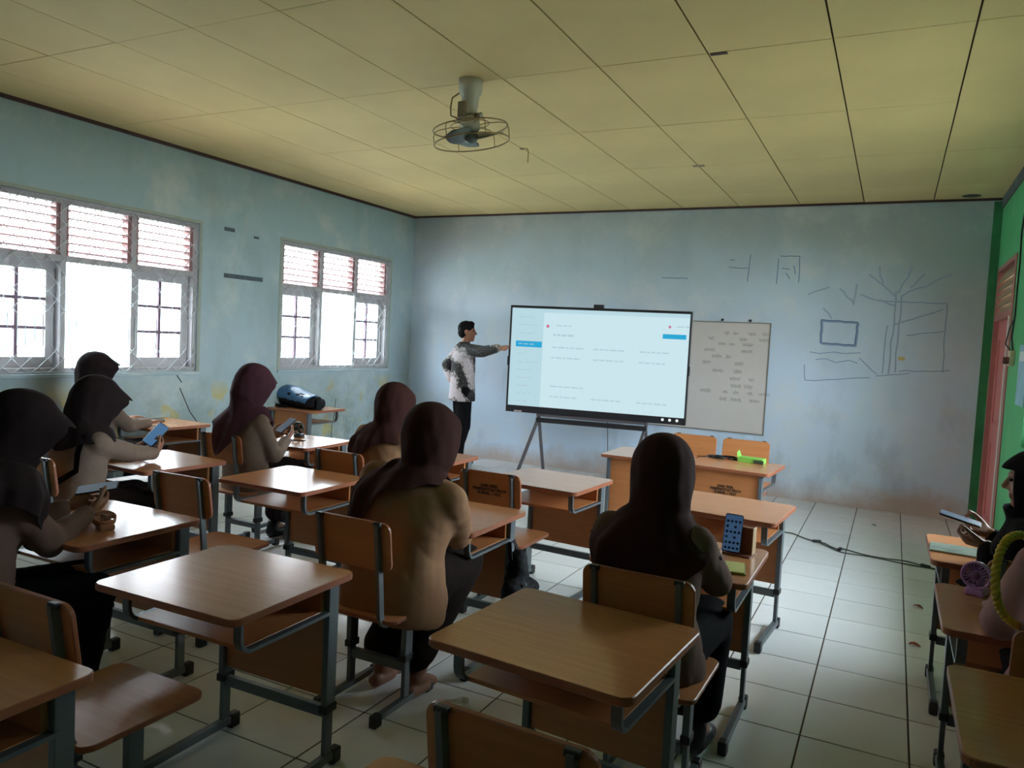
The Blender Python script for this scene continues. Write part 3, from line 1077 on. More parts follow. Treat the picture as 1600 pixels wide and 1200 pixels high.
# orbit fan under the ceiling
M['fan_white'] = plain('fan_white', srgb(206, 204, 196), 0.4, var=0.05)
M['fan_wire'] = plain('fan_guard_wire', srgb(150, 128, 84), 0.45, 0.3)
M['fan_blade'] = plain('fan_blade', srgb(96, 108, 104), 0.4)
fan = empty('ceiling_fan', (3.448, -4.494, H))
setp(fan, 'small white orbit fan with a wire guard hanging from the yellow ceiling', 'fan')
MB().lathe([(0.076, 0.0), (0.074, -0.05), (0.07, -0.085), (0.055, -0.10), (0.048, -0.20), (0.044, -0.215)], 24).build('mount', 'fan_white', fan)
gear = MB()
gear.bbox(-0.055, 0.005, -0.06, -0.01, -0.24, -0.14, 0.008)
gear.build('gearbox', plain('fan_beige', srgb(150, 142, 124), 0.5), fan)
arm = MB()
arm.tube([(-0.07, -0.02, -0.25), (0.09, 0.0, -0.22)], 0.018, 10)
arm.build('pivot', 'fan_white', fan)
MB().lathe([(0.012, 0), (0.016, 0.01), (0.016, 0.03), (0.01, 0.036)], 12).build('knob', plain('fan_knob', srgb(120, 100, 76), 0.5), fan, (0.075, -0.02, -0.235), (R(90), 0, 0))
tilt = Matrix.Translation((0.0, 0, -0.23)) @ Matrix.Rotation(R(-7), 4, 'Y') @ Matrix.Rotation(R(5), 4, 'X')
MB().lathe([(0.02, 0.02), (0.05, 0.0), (0.062, -0.03), (0.062, -0.07), (0.045, -0.09)], 20, mat=tilt).build('motor', 'fan_white', fan)
hub = MB().lathe([(0.03, -0.088), (0.044, -0.10), (0.042, -0.135), (0.025, -0.155), (0.008, -0.16)], 20, mat=tilt).build('hub', 'fan_blade', fan)
for k in range(3):
    a = Matrix.Rotation(R(120 * k + 15), 4, 'Z')
    bl = MB()
    rows = []
    for i in range(7):
        u = i / 6
        r_ = 0.035 + u * 0.165
        w_ = 0.035 + 0.045 * math.sin(PI * min(u * 0.8 + 0.2, 1))
        tw = R(28 - 12 * u)
        rows.append([(r_, -w_ * math.cos(tw), -0.118 - w_ * math.sin(tw)), (r_, w_ * math.cos(tw), -0.118 + w_ * math.sin(tw)),
                     (r_, w_ * math.cos(tw), -0.121 + w_ * math.sin(tw)), (r_, -w_ * math.cos(tw), -0.121 - w_ * math.sin(tw))])
    bl.rings(rows)
    for i, p in enumerate(bl.v): bl.v[i] = (tilt @ a @ Vector(p))[:]
    bl.build('blade', 'fan_blade', hub)
gd = MB()
def ringpts(r, z, n=40): return [(tilt @ Vector((r * math.cos(2 * PI * k / n), r * math.sin(2 * PI * k / n), z)))[:] for k in range(n)]
gd.tube(ringpts(0.235, -0.15), 0.0042, 6, closed=True)
gd.tube(ringpts(0.232, -0.065), 0.0042, 6, closed=True)
gd.tube(ringpts(0.12, -0.045), 0.003, 6, closed=True)
for k in range(6):
    a = 2 * PI * k / 6 + 0.35
    c, s = math.cos(a), math.sin(a)
    pts = [(0.05 * c, 0.05 * s, -0.05), (0.12 * c, 0.12 * s, -0.045), (0.19 * c, 0.19 * s, -0.05), (0.225 * c, 0.225 * s, -0.06), (0.238 * c, 0.238 * s, -0.09), (0.236 * c, 0.236 * s, -0.15)]
    gd.tube([(tilt @ Vector(p))[:] for p in pts], 0.0028, 5)
gd.build('wire_guard', 'fan_wire', fan)
MB().tube([(-0.06, -0.03, -0.08), (-0.105, -0.04, -0.11), (-0.115, -0.04, -0.17), (-0.11, -0.04, -0.22), (-0.07, -0.03, -0.235)], 0.005, 8).build('cord', 'fan_wire', fan)

hk = empty('ceiling_hook', (3.02, -2.9, H))
setp(hk, 'thin bent wire hook in the yellow ceiling beyond the fan', 'hook')
MB().tube([(0, 0, 0), (0.05, 0, -0.005), (0.06, 0, -0.03), (0.06, 0, -0.12)], 0.004, 6).build('hook_wire', 'fan_wire', hk)
MB().lathe([(0.02, 0), (0.02, -0.006), (0.008, -0.01)], 12).build('plate', 'fan_wire', hk)

# wiring and poster on the green wall
box = empty('socket_box', (W, -1.64, 1.61))
setp(box, 'cream wall socket box with a loose plug beside the pink door', 'socket')
MB().bbox(-0.035, 0, -0.06, 0.06, -0.06, 0.06, 0.006).build('housing', plain('cream_plastic', srgb(206, 196, 168), 0.4), box)
MB().bbox(-0.075, -0.034, -0.05, -0.005, -0.045, 0.01, 0.006).build('plug', plain('maroon_plug', srgb(96, 50, 48), 0.5), box)
cb = MB()
cb.tube([(W - 0.012, -1.64, 1.67), (W - 0.02, -1.58, 1.78), (W - 0.02, -1.66, 1.95), (W - 0.014, -1.60, 2.1), (W - 0.014, -1.62, 2.35), (W - 0.012, -1.55, 2.6), (W - 0.012, -1.62, 2.72), (W - 0.012, -1.85, 2.88), (W - 0.012, -2.3, 3.02)], 0.0065, 6)
cb.tube([(W - 0.012, -1.60, 1.66), (W - 0.05, -1.52, 1.72), (W - 0.03, -1.50, 1.84), (W - 0.014, -1.58, 1.92)], 0.005, 6)
setp(cb.build('wall_cable', 'black_plastic'), 'black cable running up the green wall from the socket box', 'cable')
ps = empty('wall_poster', (W, -2.13, 1.49))
setp(ps, 'pale blue poster on the green wall at the right edge', 'poster')
MB().box(-0.004, 0, -0.19, 0.19, -0.22, 0.22).build('sheet', plain('poster_blue', srgb(150, 196, 216), 0.5, var=0.12, scale=6), ps)
MB().box(-0.005, -0.0035, -0.15, 0.15, 0.10, 0.17).build('poster_band', plain('poster_white', srgb(226, 234, 236), 0.5), ps)

# ------------------------------------------------------------------ people
M['skin'] = plain('skin', srgb(142, 98, 76), 0.5, var=0.06, scale=12)
M['skin_tan'] = plain('skin_tan', srgb(150, 100, 76), 0.5, var=0.06, scale=12)
M['hair'] = plain('black_hair', srgb(16, 14, 14), 0.75, var=0.2, scale=60, spec=0.15)
M['eye'] = plain('dark_eye', srgb(24, 18, 16), 0.2)
M['skirt_dark'] = plain('dark_brown_cloth', srgb(36, 28, 26), 0.95, var=0.12, scale=14, spec=0.08, bump=0.15, bscale=300)
M['black_cloth'] = plain('black_cloth', srgb(18, 18, 20), 0.95, var=0.12, scale=14, spec=0.08)
M['shoe'] = plain('black_shoe', srgb(24, 24, 26), 0.4)


def cloth(name, col):
    return plain(name, col, 0.88, var=0.07, scale=10, spec=0.1, bump=0.12, bscale=260)


def remesh(mb, name, mats, parent, voxel=0.008, smooth=5, displace=0.0, dscale=0.12):
    me = mb.mesh(name + '_tmp', mats)
    o = bpy.data.objects.new(name + '_tmp', me)
    COL.objects.link(o)
    m = o.modifiers.new('r', 'REMESH')
    m.mode = 'VOXEL'
    m.voxel_size = voxel
    m.use_smooth_shade = True
    if smooth:
        sm = o.modifiers.new('s', 'SMOOTH')
        sm.factor = 0.5
        sm.iterations = smooth
    dg = bpy.context.evaluated_depsgraph_get()
    out = bpy.data.meshes.new_from_object(o.evaluated_get(dg))
    bpy.data.objects.remove(o)
    if displace:
        n = len(out.vertices)
        co = np.empty(n * 3); out.vertices.foreach_get('co', co); co = co.reshape(-1, 3)
        no = np.empty(n * 3); out.vertex_normals.foreach_get('vector', no); no = no.reshape(-1, 3)
        d = np.zeros(n)
        rs = np.random.RandomState(len(name) + n % 97)
        for k in range(7):
            w = rs.normal(size=3); w /= np.linalg.norm(w)
            w[2] *= 1.6
            w2 = rs.normal(size=3)
            p = co @ w * PI / (dscale * rs.uniform(0.6, 1.5)) + rs.uniform(0, 6) + 1.3 * np.sin(co @ w2 * 9 + rs.uniform(0, 6))
            mask = 0.5 + 0.5 * np.sin(co @ rs.normal(size=3) * 7 + rs.uniform(0, 6))
            d += (np.abs(np.sin(p)) ** 0.7 - 0.72) * mask
        d = d / 2.2
        co += no * (d * displace)[:, None]
        out.vertices.foreach_set('co', co.ravel())
        out.update()
    out.materials.clear()
    for x in (mats if isinstance(mats, (list, tuple)) else [mats]):
        out.materials.append(M[x] if isinstance(x, str) else x)
    out.polygons.foreach_set('use_smooth', [True] * len(out.polygons))
    return link(name, out, parent)


def ik(a, c, l1, l2, pole):
    a, c = Vector(a), Vector(c)
    d = c - a
    n = d.length
    if n > (l1 + l2) * 0.995:
        d = d * ((l1 + l2) * 0.995 / n); n = d.length; c = a + d
    x = (l1 * l1 - l2 * l2 + n * n) / (2 * n)
    h = math.sqrt(max(l1 * l1 - x * x, 0))
    u = d.normalized()
    p = Vector(pole)
    p = (p - u * p.dot(u)).normalized()
    return a + u * x + p * h, c


CURLS = {'flat': (8, 12, 8), 'hold': (38, 48, 34), 'relaxed': (22, 30, 22), 'fist': (70, 85, 50)}


def add_hand(mb, W, d, n, side, style='relaxed', s=1.0):
    """W wrist, d towards the fingers, n palm side, side +1 right hand"""
    d = Vector(d).normalized()
    n = Vector(n)
    n = (n - d * n.dot(d)).normalized()
    lat = d.cross(n).normalized() * side          # towards the thumb
    W = Vector(W)
    lens = (0.068, 0.077, 0.071, 0.056)
    offs = (0.030, 0.010, -0.010, -0.029)
    kl = (0.086, 0.089, 0.085, 0.078)
    tips = []
    for i in range(4):
        k = W + (d * kl[i] + lat * offs[i]) * s
        mb.capsule(W + lat * offs[i] * 0.55 * s + d * 0.012 * s, k, 0.0145 * s, 0.0115 * s, 8, 3)
        mb.capsule(W + lat * offs[i] * 0.55 * s + n * 0.006 * s + d * 0.02 * s, k + n * 0.006 * s - d * 0.012 * s, 0.012 * s, 0.010 * s, 8, 3)
        c = CURLS['fist'] if style == 'point' and i > 0 else (4, 6, 4) if style == 'point' else CURLS[style]
        p, a = k, 0.0
        for q, fr_ in enumerate((0.46, 0.30, 0.24)):
            a += R(c[q] * (1 + 0.06 * i))
            e = p + (d * math.cos(a) + n * math.sin(a) + lat * (0.06 * (1.5 - i)) * (1 if q == 0 else 0)) * lens[i] * fr_ * s
            mb.capsule(p, e, (0.0093 - 0.0008 * q) * s, (0.0085 - 0.0008 * q) * s, 8, 3)
            p = e
        tips.append(p)
    b = W + (d * 0.022 + lat * 0.022) * s
    j1 = b + (d * 0.030 + lat * 0.026 + n * 0.012) * s
    j2 = j1 + (d * 0.032 + lat * 0.010 + n * 0.016) * s
    j3 = j2 + (d * 0.026 - lat * 0.004 + n * 0.012) * s
    mb.capsule(b, j1, 0.014 * s, 0.0115 * s, 8, 3)
    mb.capsule(j1, j2, 0.011 * s, 0.0095 * s, 8, 3)
    mb.capsule(j2, j3, 0.0095 * s, 0.008 * s, 8, 3)
    return tips


def add_head(mb, hc, Hm, s=1.0):
    def P(x, y, z): return hc + Hm @ (Vector((x, y, z)) * s)
    mb.ellipsoid(P(0, -0.012, 0.022), (0.074 * s, 0.094 * s, 0.090 * s), Hm)
    mb.ellipsoid(P(0, 0.020, -0.036), (0.061 * s, 0.068 * s, 0.082 * s), Hm)
    mb.ellipsoid(P(0, 0.056, -0.094), (0.031 * s, 0.028 * s, 0.025 * s), Hm)
    mb.capsule(P(0, 0.084, 0.008), P(0, 0.104, -0.028), 0.009 * s, 0.013 * s, 10)
    for sx in (-1, 1):
        mb.capsule(P(0, 0.094, -0.032), P(sx * 0.013, 0.086, -0.034), 0.010 * s, 0.009 * s, 8)
        mb.capsule(P(sx * 0.012, 0.082, 0.022), P(sx * 0.046, 0.066, 0.022), 0.011 * s, 0.010 * s, 8)
        mb.ellipsoid(P(sx * 0.038, 0.058, -0.034), (0.022 * s, 0.02 * s, 0.022 * s), Hm)
        mb.ellipsoid(P(sx * 0.076, -0.008, -0.012), (0.010 * s, 0.019 * s, 0.031 * s), Hm)
    mb.capsule(P(-0.018, 0.082, -0.058), P(0.018, 0.082, -0.058), 0.0085 * s, 0.0085 * s, 8)
    mb.capsule(P(-0.014, 0.080, -0.070), P(0.014, 0.080, -0.070), 0.0085 * s, 0.0085 * s, 8)


def ell_ring(c, ax, ay, rx, ry, n=20, e=1.0):
    out = []
    for j in range(n):
        t = 2 * PI * j / n
        cs, sn = math.cos(t), math.sin(t)
        out.append((c + ax * rx * math.copysign(abs(cs) ** e, cs) + ay * ry * math.copysign(abs(sn) ** e, sn))[:])
    return out


def smst(a, b, x):
    t = min(max((x - a) / (b - a), 0), 1)
    return t * t * (3 - 2 * t)


def headscarf(parent, hc, Hm, nb, r, g, up_, fat, mat, brim=0.05, drops=(0.26, 0.10, 0.26), tail=None, seed=0, fold=0.05, head=1.0, opening=44, wide=1.0, flare=0.0, lift=0.0):
    """drops: front, side, back below the neck base; tail = (angle deg, extra drop, width deg)"""
    N = 64
    rnd = random.Random(seed)
    ph = [rnd.uniform(0, 6) for _ in range(4)]
    rows, keep = [], []
    s = head
    def hp(x, y, z): return hc + Hm @ (Vector((x, y, z)) * s)
    phis = [4, 12, 22, 32, 42, 52, 62, 70, 78, 86]
    for p in phis:
        a = R(p)
        row = []
        for j in range(N):
            t = 2 * PI * j / N
            ct, st = math.cos(t), math.sin(t)
            rr = math.sin(a) ** 0.9
            ry = 0.136 if ct < 0 else 0.112
            front = max(ct, 0) ** 1.5
            b = brim * front * smst(40, 76, p)
            edge = 0.022 * smst(30, 80, p) * max(0, ct) * abs(st) * 2
            y = rr * ry * ct + b + edge - 0.004
            z = 0.122 * math.cos(a) + 0.010 * front * smst(40, 76, p)
            cr = 1 + 0.010 * math.sin(a) * math.sin(9 * t + ph[3] + 0.05 * p) + 0.008 * math.sin(a) * math.sin(15 * t + ph[0])
            row.append(hp(rr * 0.110 * st * cr, y * cr, z))
        rows.append(row); keep.append(p >= 70)
    for z, rx, rb, rf in ((-0.02, 0.110, 0.137, 0.118), (-0.05, 0.109, 0.136, 0.116), (-0.08, 0.107, 0.132, 0.110), (-0.108, 0.106, 0.126, 0.104), (-0.135, 0.106, 0.121, 0.096)):
        row = []
        for j in range(N):
            t = 2 * PI * j / N
            ct, st = math.cos(t), math.sin(t)
            edge = 0.022 * max(0, ct) * abs(st) * 2
            rx_ = rx * (1 + 0.022 * math.sin(6 * t + ph[1] + 40 * z) + 0.014 * math.sin(11 * t + ph[2] - 25 * z))
            row.append(hp(rx_ * st, rx_ / rx * (rb if ct < 0 else rf) * ct + edge - 0.004 + (brim * 0.35 * max(ct, 0) ** 2 if z > -0.06 else 0), z))
        rows.append(row); keep.append(z > -0.1)
    nk = rows[-1]
    K = 18
    for i in range(1, K + 1):
        u = i / K
        row = []
        for j in range(N):
            t = 2 * PI * j / N
            ct, st = math.cos(t), math.sin(t)
            fr_, bk = max(ct, 0) ** 2, max(-ct, 0) ** 2
            D = drops[0] * fr_ + drops[2] * bk + drops[1] * (1 - fr_ - bk)
            if tail:
                da = (math.degrees(t) - tail[0] + 180) % 360 - 180
                D += tail[1] * math.exp(-(da / tail[2]) ** 2)
            D += 0.012 * math.sin(5 * t + ph[0])
            d = u * D
            f = min(1.0, d / 0.115) ** 1.15
            rx = 0.108 + (0.218 * fat * wide - 0.108) * f + 0.05 * max(d - 0.10, 0)
            ry = (0.112 + (0.158 * fat - 0.112) * f) + (0.10 if ct < 0 else 0.06) * max(d - 0.10, 0) + flare * u * max(-ct, 0) ** 2
            k = 1 + fold * min(1, d / 0.12) * (math.sin(7 * t + ph[1]) + 0.6 * math.sin(13 * t + ph[2] + 3 * d))
            c = nb + up_ * (0.035 - d + lift * abs(st) ** 1.5 * smst(0, 0.05, d))
            p = c + r * rx * k * st + g * ry * k * ct - up_ * 0.03 * abs(st) * f
            w = smst(0.0, 0.25, u)
            q = nk[j] - up_ * d * 0.7
            row.append(q.lerp(p, w))
        rows.append(row); keep.append(False)
    v = [p[:] for row in rows for p in row]
    f = []
    for i in range(len(rows) - 1):
        for j in range(N):
            ang_ = abs((360 * (j + 0.5) / N + 180) % 360 - 180)
            if keep[i] and ang_ < opening: continue
            f.append((i * N + j, (i + 1) * N + j, (i + 1) * N + (j + 1) % N, i * N + (j + 1) % N))
    f.append(tuple(range(N)))
    me = bpy.data.meshes.new('headscarf')
    me.from_pydata(v, [], f)
    tmp = bpy.data.objects.new('tmp', me)
    COL.objects.link(tmp)
    m = tmp.modifiers.new('s', 'SOLIDIFY'); m.thickness = 0.005; m.offset = 0
    m = tmp.modifiers.new('u', 'SUBSURF'); m.levels = 1
    dg = bpy.context.evaluated_depsgraph_get()
    out = bpy.data.meshes.new_from_object(tmp.evaluated_get(dg))
    bpy.data.objects.remove(tmp)
    out.materials.clear(); out.materials.append(mat)
    out.polygons.foreach_set('use_smooth', [True] * len(out.polygons))
    return link('headscarf', out, parent)


def seated(name_label, px, py, crown, yaw, legyaw, handR, handL, shirt, scarf, head_yaw=None, head_pitch=15, fat=1.0,
           styles=('relaxed', 'relaxed'), scarf_kw=None, legs='skirt', shoes=True, hand_dir=None, feet=0.34, feet_z=0.0, palm=None,
           hem=0.16, elbow_out=0.45, skirt_mat='skirt_dark', face_scale=1.0, scarf_on=True, kneez=0.53):
    root = empty('person', (px, py, 0))
    setp(root, name_label, 'person', 'seated students')
    O = Vector((px, py, 0))
    pel = Vector((0, 0, 0.43 + 0.085))
    hc = Vector(crown) - O - Vector((0, 0, 0.118))
    ya = R(yaw)
    r = Vector((math.cos(ya), math.sin(ya), 0))
    fwd = Vector((-math.sin(ya), math.cos(ya), 0))
    tv = hc - pel
    up_ = tv.normalized()
    r = (r - up_ * r.dot(up_)).normalized()
    g = up_.cross(r).normalized()
    # back a little rounded
    def sp(t): return pel + tv * t - g * 0.045 * math.sin(PI * min(max(t, 0), 0.9) / 0.9)
    nb = sp(0.72)
    hy = R(yaw if head_yaw is None else head_yaw)
    Hm = (Matrix.Rotation(hy, 3, 'Z') @ Matrix.Rotation(-R(head_pitch), 3, 'X'))
    sh = {s: sp(0.605) + r * s * 0.150 * fat for s in (-1, 1)}
    body = MB()
    add_head(body, hc, Hm, face_scale)
    body.capsule(nb - up_ * 0.03, hc - up_ * 0.06 - (Hm @ Vector((0, 1, 0))) * 0.015, 0.05, 0.047, 12)
    for a, b, ra, rb in ((0.0, 0.25, 0.115, 0.10), (0.25, 0.55, 0.10, 0.105)):
        body.capsule(sp(a) + r * 0.04, sp(b) + r * 0.04, ra, rb, 12)
        body.capsule(sp(a) - r * 0.04, sp(b) - r * 0.04, ra, rb, 12)
    body.capsule(sh[-1], sh[1], 0.045, 0.045, 12)
    sl = MB()
    hands = {}
    for s, tgt, sty in ((1, handR, styles[0]), (-1, handL, styles[1])):
        tg = Vector(tgt) - O
        pole = -up_ * 1.0 + r * s * elbow_out - g * 0.15
        el, wr_ = ik(sh[s], tg, 0.265, 0.235, pole)
        body.capsule(sh[s], el, 0.045, 0.036, 12)
        body.capsule(el, wr_, 0.036, 0.024, 12)
        dd = (hand_dir[0 if s > 0 else 1] if hand_dir else None) or (wr_ - el).normalized()
        nn = (palm[0 if s > 0 else 1] if palm else None) or Vector((0, 0, -1))
        hands[s] = add_hand(body, wr_, dd, nn, s, sty, 0.95)
        sl.capsule(sh[s] - up_ * 0.008, el, 0.066 * fat, 0.056 * fat, 14)
        sl.capsule(nb - up_ * 0.055 + r * s * 0.03, sh[s], 0.055 * fat, 0.064 * fat, 14)
        sl.capsule(el, wr_ - (wr_ - el).normalized() * 0.02, 0.056 * fat, 0.038, 14)
        dcf = (wr_ - el).normalized()
        sl.capsule(wr_ - dcf * 0.045, wr_ - dcf * 0.018, 0.041, 0.041, 14, 2)
    # legs
    la = R(legyaw)
    lr = Vector((math.cos(la), math.sin(la), 0))
    lf = Vector((-math.sin(la), math.cos(la), 0))
    sk = MB()
    shoe = []
    for s in (-1, 1):
        hip = pel + lr * s * 0.085 - Vector((0, 0, 0.02))
        kn = lf * 0.40 + lr * s * 0.095 + Vector((0, 0, kneez - 0.02))
        an = lf * feet + lr * s * 0.095 + Vector((0, 0, 0.085 + feet_z))
        body.capsule(hip, kn, 0.075, 0.052, 12)
        body.capsule(kn, an, 0.050, 0.034, 12)
        toe = an + lf * 0.13 - Vector((0, 0, 0.058))
        body.capsule(an - lf * 0.03 - Vector((0, 0, 0.05)), an + lf * 0.06 - Vector((0, 0, 0.05)), 0.034, 0.036, 10)
        body.capsule(an, toe, 0.036, 0.024, 10)
        if shoes:
            so = MB()
            b0 = an - lf * 0.035 - Vector((0, 0, 0.045))
            so.capsule(b0, an + lf * 0.07 - Vector((0, 0, 0.045)), 0.042, 0.043, 10)
            so.capsule(an + lf * 0.07 - Vector((0, 0, 0.045)), toe - Vector((0, 0, 0.0)), 0.041, 0.032, 10)
            so.capsule(b0, an - lf * 0.02 + Vector((0, 0, 0.015)), 0.040, 0.042, 10)
            shoe.append(so)
        if legs == 'skirt':
            sk.capsule(hip, kn, 0.108 * fat, 0.088, 14)
            sk.capsule(kn, an + Vector((0, 0, 0.11)) - lf * 0.0, 0.088, 0.082, 14)
        else:
            sk.capsule(hip, kn, 0.098, 0.075, 14)
            sk.capsule(kn, an + Vector((0, 0, 0.03)), 0.073, 0.058, 14)
    if legs == 'skirt':
        for k in (-0.5, 0, 0.5):
            sk.capsule(pel - Vector((0, 0, 0.02)) + lr * k * 0.16, lf * 0.40 + lr * k * 0.16 + Vector((0, 0, kneez - 0.02)), 0.105 * fat, 0.086, 14)
            sk.capsule(lf * 0.40 + lr * k * 0.16 + Vector((0, 0, kneez - 0.02)), lf * (feet + 0.01) + lr * k * 0.16 + Vector((0, 0, 0.19)), 0.086, 0.078, 14)
    sk.capsule(pel - lr * 0.08 + Vector((0, 0, 0.0)), pel + lr * 0.08, 0.115 * fat, 0.115 * fat, 14)
    bo = remesh(body, 'body', 'skin', root, 0.0055, 3)
    remesh(sk, 'skirt' if legs == 'skirt' else 'trousers', skirt_mat, root, 0.011, 6, 0.006, 0.13)
    for so in shoe: remesh(so, 'shoe', 'shoe', root, 0.008, 3)
    # shirt
    st = MB()
    rg = []
    for t, rx, ry, oy in ((-hem, 0.205, 0.175, 0.02), (-0.06, 0.20, 0.165, 0.012), (0.06, 0.185, 0.148, 0.0), (0.22, 0.165, 0.130, 0), (0.38, 0.175, 0.130, 0.0),
                          (0.52, 0.182, 0.120, -0.005), (0.61, 0.172, 0.102, -0.008), (0.67, 0.125, 0.083, -0.004), (0.71, 0.078, 0.070, 0), (0.76, 0.060, 0.060, 0.005)):
        rg.append(ell_ring(sp(t) + g * oy, r, g, rx * fat, ry * fat, 24, 0.85))
    st.rings(rg)
    k = len(st.v)
    st.v += sl.v; st.f += [[j + k for j in f] for f in sl.f]; st.mi += sl.mi; st.sm += sl.sm
    remesh(st, 'shirt', shirt, root, 0.010, 12, 0.0085, 0.13)
    for sx in (-1, 1):
        MB().ellipsoid(hc + Hm @ Vector((sx * 0.029, 0.079, 0.0)), (0.011, 0.008, 0.007), Hm, 10, 6).build('eye', 'eye', root)
    if scarf_on:
        headscarf(root, hc, Hm, nb, r, g, up_, fat, scarf, **(scarf_kw or {}))
    return root, dict(sh=sh, nb=nb, hc=hc, r=r, g=g, up=up_, sp=sp, O=O, hands=hands)


KHAKI = cloth('light_brown_shirt', srgb(146, 110, 84))
KHAKI2 = cloth('greyish_brown_shirt', srgb(124, 106, 96))
KHAKI3 = cloth('dull_brown_shirt', srgb(104, 82, 73))
PINKISH = cloth('pinkish_brown_shirt', srgb(150, 116, 112))
SC_DARK = cloth('black_brown_scarf', srgb(38, 29, 31))
SC_MAROON = cloth('maroon_brown_scarf', srgb(54, 31, 28))
SC_PLUM = cloth('plum_brown_scarf', srgb(66, 40, 48))
SC_BLACK = cloth('black_scarf', srgb(24, 22, 24))

p1, k1 = seated('student cut by the left edge in dark headscarf, phone held over pinkish fan', 3.0, -7.10, (3.0, -6.90, 1.268), -14, -22,
                (3.06, -6.68, 0.775), (2.86, -6.64, 0.765), KHAKI3, SC_DARK, head_yaw=-24, head_pitch=26, fat=1.04, styles=('hold', 'hold'),
                scarf_kw=dict(brim=0.06, drops=(0.30, 0.17, 0.42), seed=1, wide=1.22, flare=0.05, lift=0.06), legs='trousers', skirt_mat='black_cloth',
                hand_dir=((-0.2, 0.9, 0.25), (0.5, 0.8, 0.2)), palm=((-0.75, 0, 0.65), (0.6, 0, 0.75)))
p2, k2 = seated('student in dark peaked headscarf with black strap on her back, holding a lit blue phone', 1.93, -5.98, (1.95, -5.88, 1.232), -4, -4,
                (1.95, -5.50, 0.755), (1.74, -5.53, 0.75), KHAKI2, SC_DARK, head_yaw=-12, head_pitch=24, styles=('hold', 'relaxed'),
                scarf_kw=dict(brim=0.075, drops=(0.13, 0.09, 0.16), seed=2, lift=0.02), hand_dir=((-0.3, 0.8, 0.45), (0.6, 0.8, 0.0)), palm=((-0.8, 0, 0.6), (0.5, 0, 0.8)))
p3, k3 = seated('student nearest the large window with one hand flat on the desk', 0.50, -4.86, (0.46, -4.86, 1.296), -6, -4,
                (0.60, -4.50, 0.745), (0.28, -4.48, 0.745), KHAKI2, SC_DARK, head_yaw=-20, head_pitch=12, styles=('flat', 'flat'),
                scarf_kw=dict(brim=0.055, drops=(0.2, 0.12, 0.2), seed=3))
p4, k4 = seated('student in plum brown headscarf falling to a point, looking down at her phone', 1.93, -4.74, (1.98, -4.74, 1.293), -8, -6,
                (2.04, -4.48, 0.755), (1.86, -4.46, 0.755), KHAKI2, SC_PLUM, head_yaw=-18, head_pitch=26, styles=('hold', 'hold'), fat=0.95,
                scarf_kw=dict(brim=0.03, drops=(0.16, 0.06, 0.13), tail=(168, 0.21, 22), seed=4, flare=0.11),
                hand_dir=((-0.35, 0.85, 0.3), (0.4, 0.85, 0.3)), palm=((-0.7, 0, 0.7), (0.7, 0, 0.7)))
p5, k5 = seated('student in maroon headscarf half hidden behind the broad student', 3.02, -4.72, (3.10, -4.66, 1.245), 0, 0,
                (3.16, -4.32, 0.745), (2.86, -4.32, 0.745), KHAKI, SC_MAROON, head_yaw=-8, head_pitch=8, styles=('flat', 'relaxed'),
                scarf_kw=dict(brim=0.02, drops=(0.16, 0.06, 0.12), tail=(215, 0.16, 32), seed=5))
p6, k6 = seated('broad student in light brown shirt, maroon headscarf knotted to one side, seen from behind', 4.07, -5.98, (4.16, -5.88, 1.268), 4, -4,
                (4.10, -5.60, 0.745), (3.94, -5.52, 0.745), KHAKI, SC_MAROON, head_yaw=-6, head_pitch=6, fat=1.22, styles=('flat', 'relaxed'),
                scarf_kw=dict(brim=0.02, drops=(0.16, 0.025, 0.09), tail=(212, 0.26, 17), seed=6, fold=0.05, flare=0.02), shoes=False, feet=0.05, hem=0.22, elbow_out=0.8)
p7, k7 = seated('student in long dark headscarf seen from behind, writing before a propped up phone', 5.19, -6.03, (5.20, -5.97, 1.247), -4, -8,
                (5.33, -5.62, 0.745), (5.06, -5.60, 0.745), KHAKI3, SC_MAROON, head_yaw=8, head_pitch=12, fat=1.06, styles=('hold', 'flat'),
                scarf_kw=dict(brim=0.03, drops=(0.2, 0.10, 0.24), tail=(190, 0.06, 40), seed=7, fold=0.05, wide=1.04), skirt_mat='black_cloth', elbow_out=0.55)
p8, k8 = seated('student in black headscarf near the pink door, face in profile, typing on a phone', 6.50, -5.06, (6.445, -4.99, 1.22), 52, 20,
                (6.33, -4.86, 0.84), (6.30, -5.02, 0.82), SC_BLACK, SC_BLACK, head_yaw=80, head_pitch=4, styles=('hold', 'hold'),
                scarf_kw=dict(brim=0.005, drops=(0.2, 0.10, 0.22), seed=8, opening=62), hand_dir=((-0.9, 0.1, 0.2), (-0.9, 0.2, 0.1)), palm=((0, -0.5, 0.85), (0, 0.5, 0.85)),
                skirt_mat='black_cloth')
p9, k9 = seated('student at the right edge in pinkish brown shirt with a yellow cord round the shoulder', 6.45, -5.98, (6.52, -5.97, 1.39), 6, 0,
                (6.62, -5.62, 0.745), (6.27, -5.66, 0.745), PINKISH, SC_DARK, head_pitch=10, fat=1.12, styles=('flat', 'relaxed'),
                scarf_kw=dict(brim=0.03, drops=(0.2, 0.03, 0.2), seed=9), elbow_out=0.3)

# strap across the back of the second student, cord of the last one
sp_ = k2['sp']
st_pts = [sp_(0.66) + k2['r'] * 0.13 - k2['g'] * 0.085, sp_(0.5) + k2['r'] * 0.155 - k2['g'] * 0.10, sp_(0.35) + k2['r'] * 0.16 - k2['g'] * 0.095, sp_(0.2) + k2['r'] * 0.05 - k2['g'] * 0.150, sp_(0.05) - k2['r'] * 0.1 - k2['g'] * 0.155]
MB().tube(st_pts, 0.012, rect=(0.03, 0.006)).build('bag_strap', 'black_cloth', p2)
M['cord_yellow'] = plain('yellow_cord', srgb(206, 172, 62), 0.7, var=0.15, scale=50)


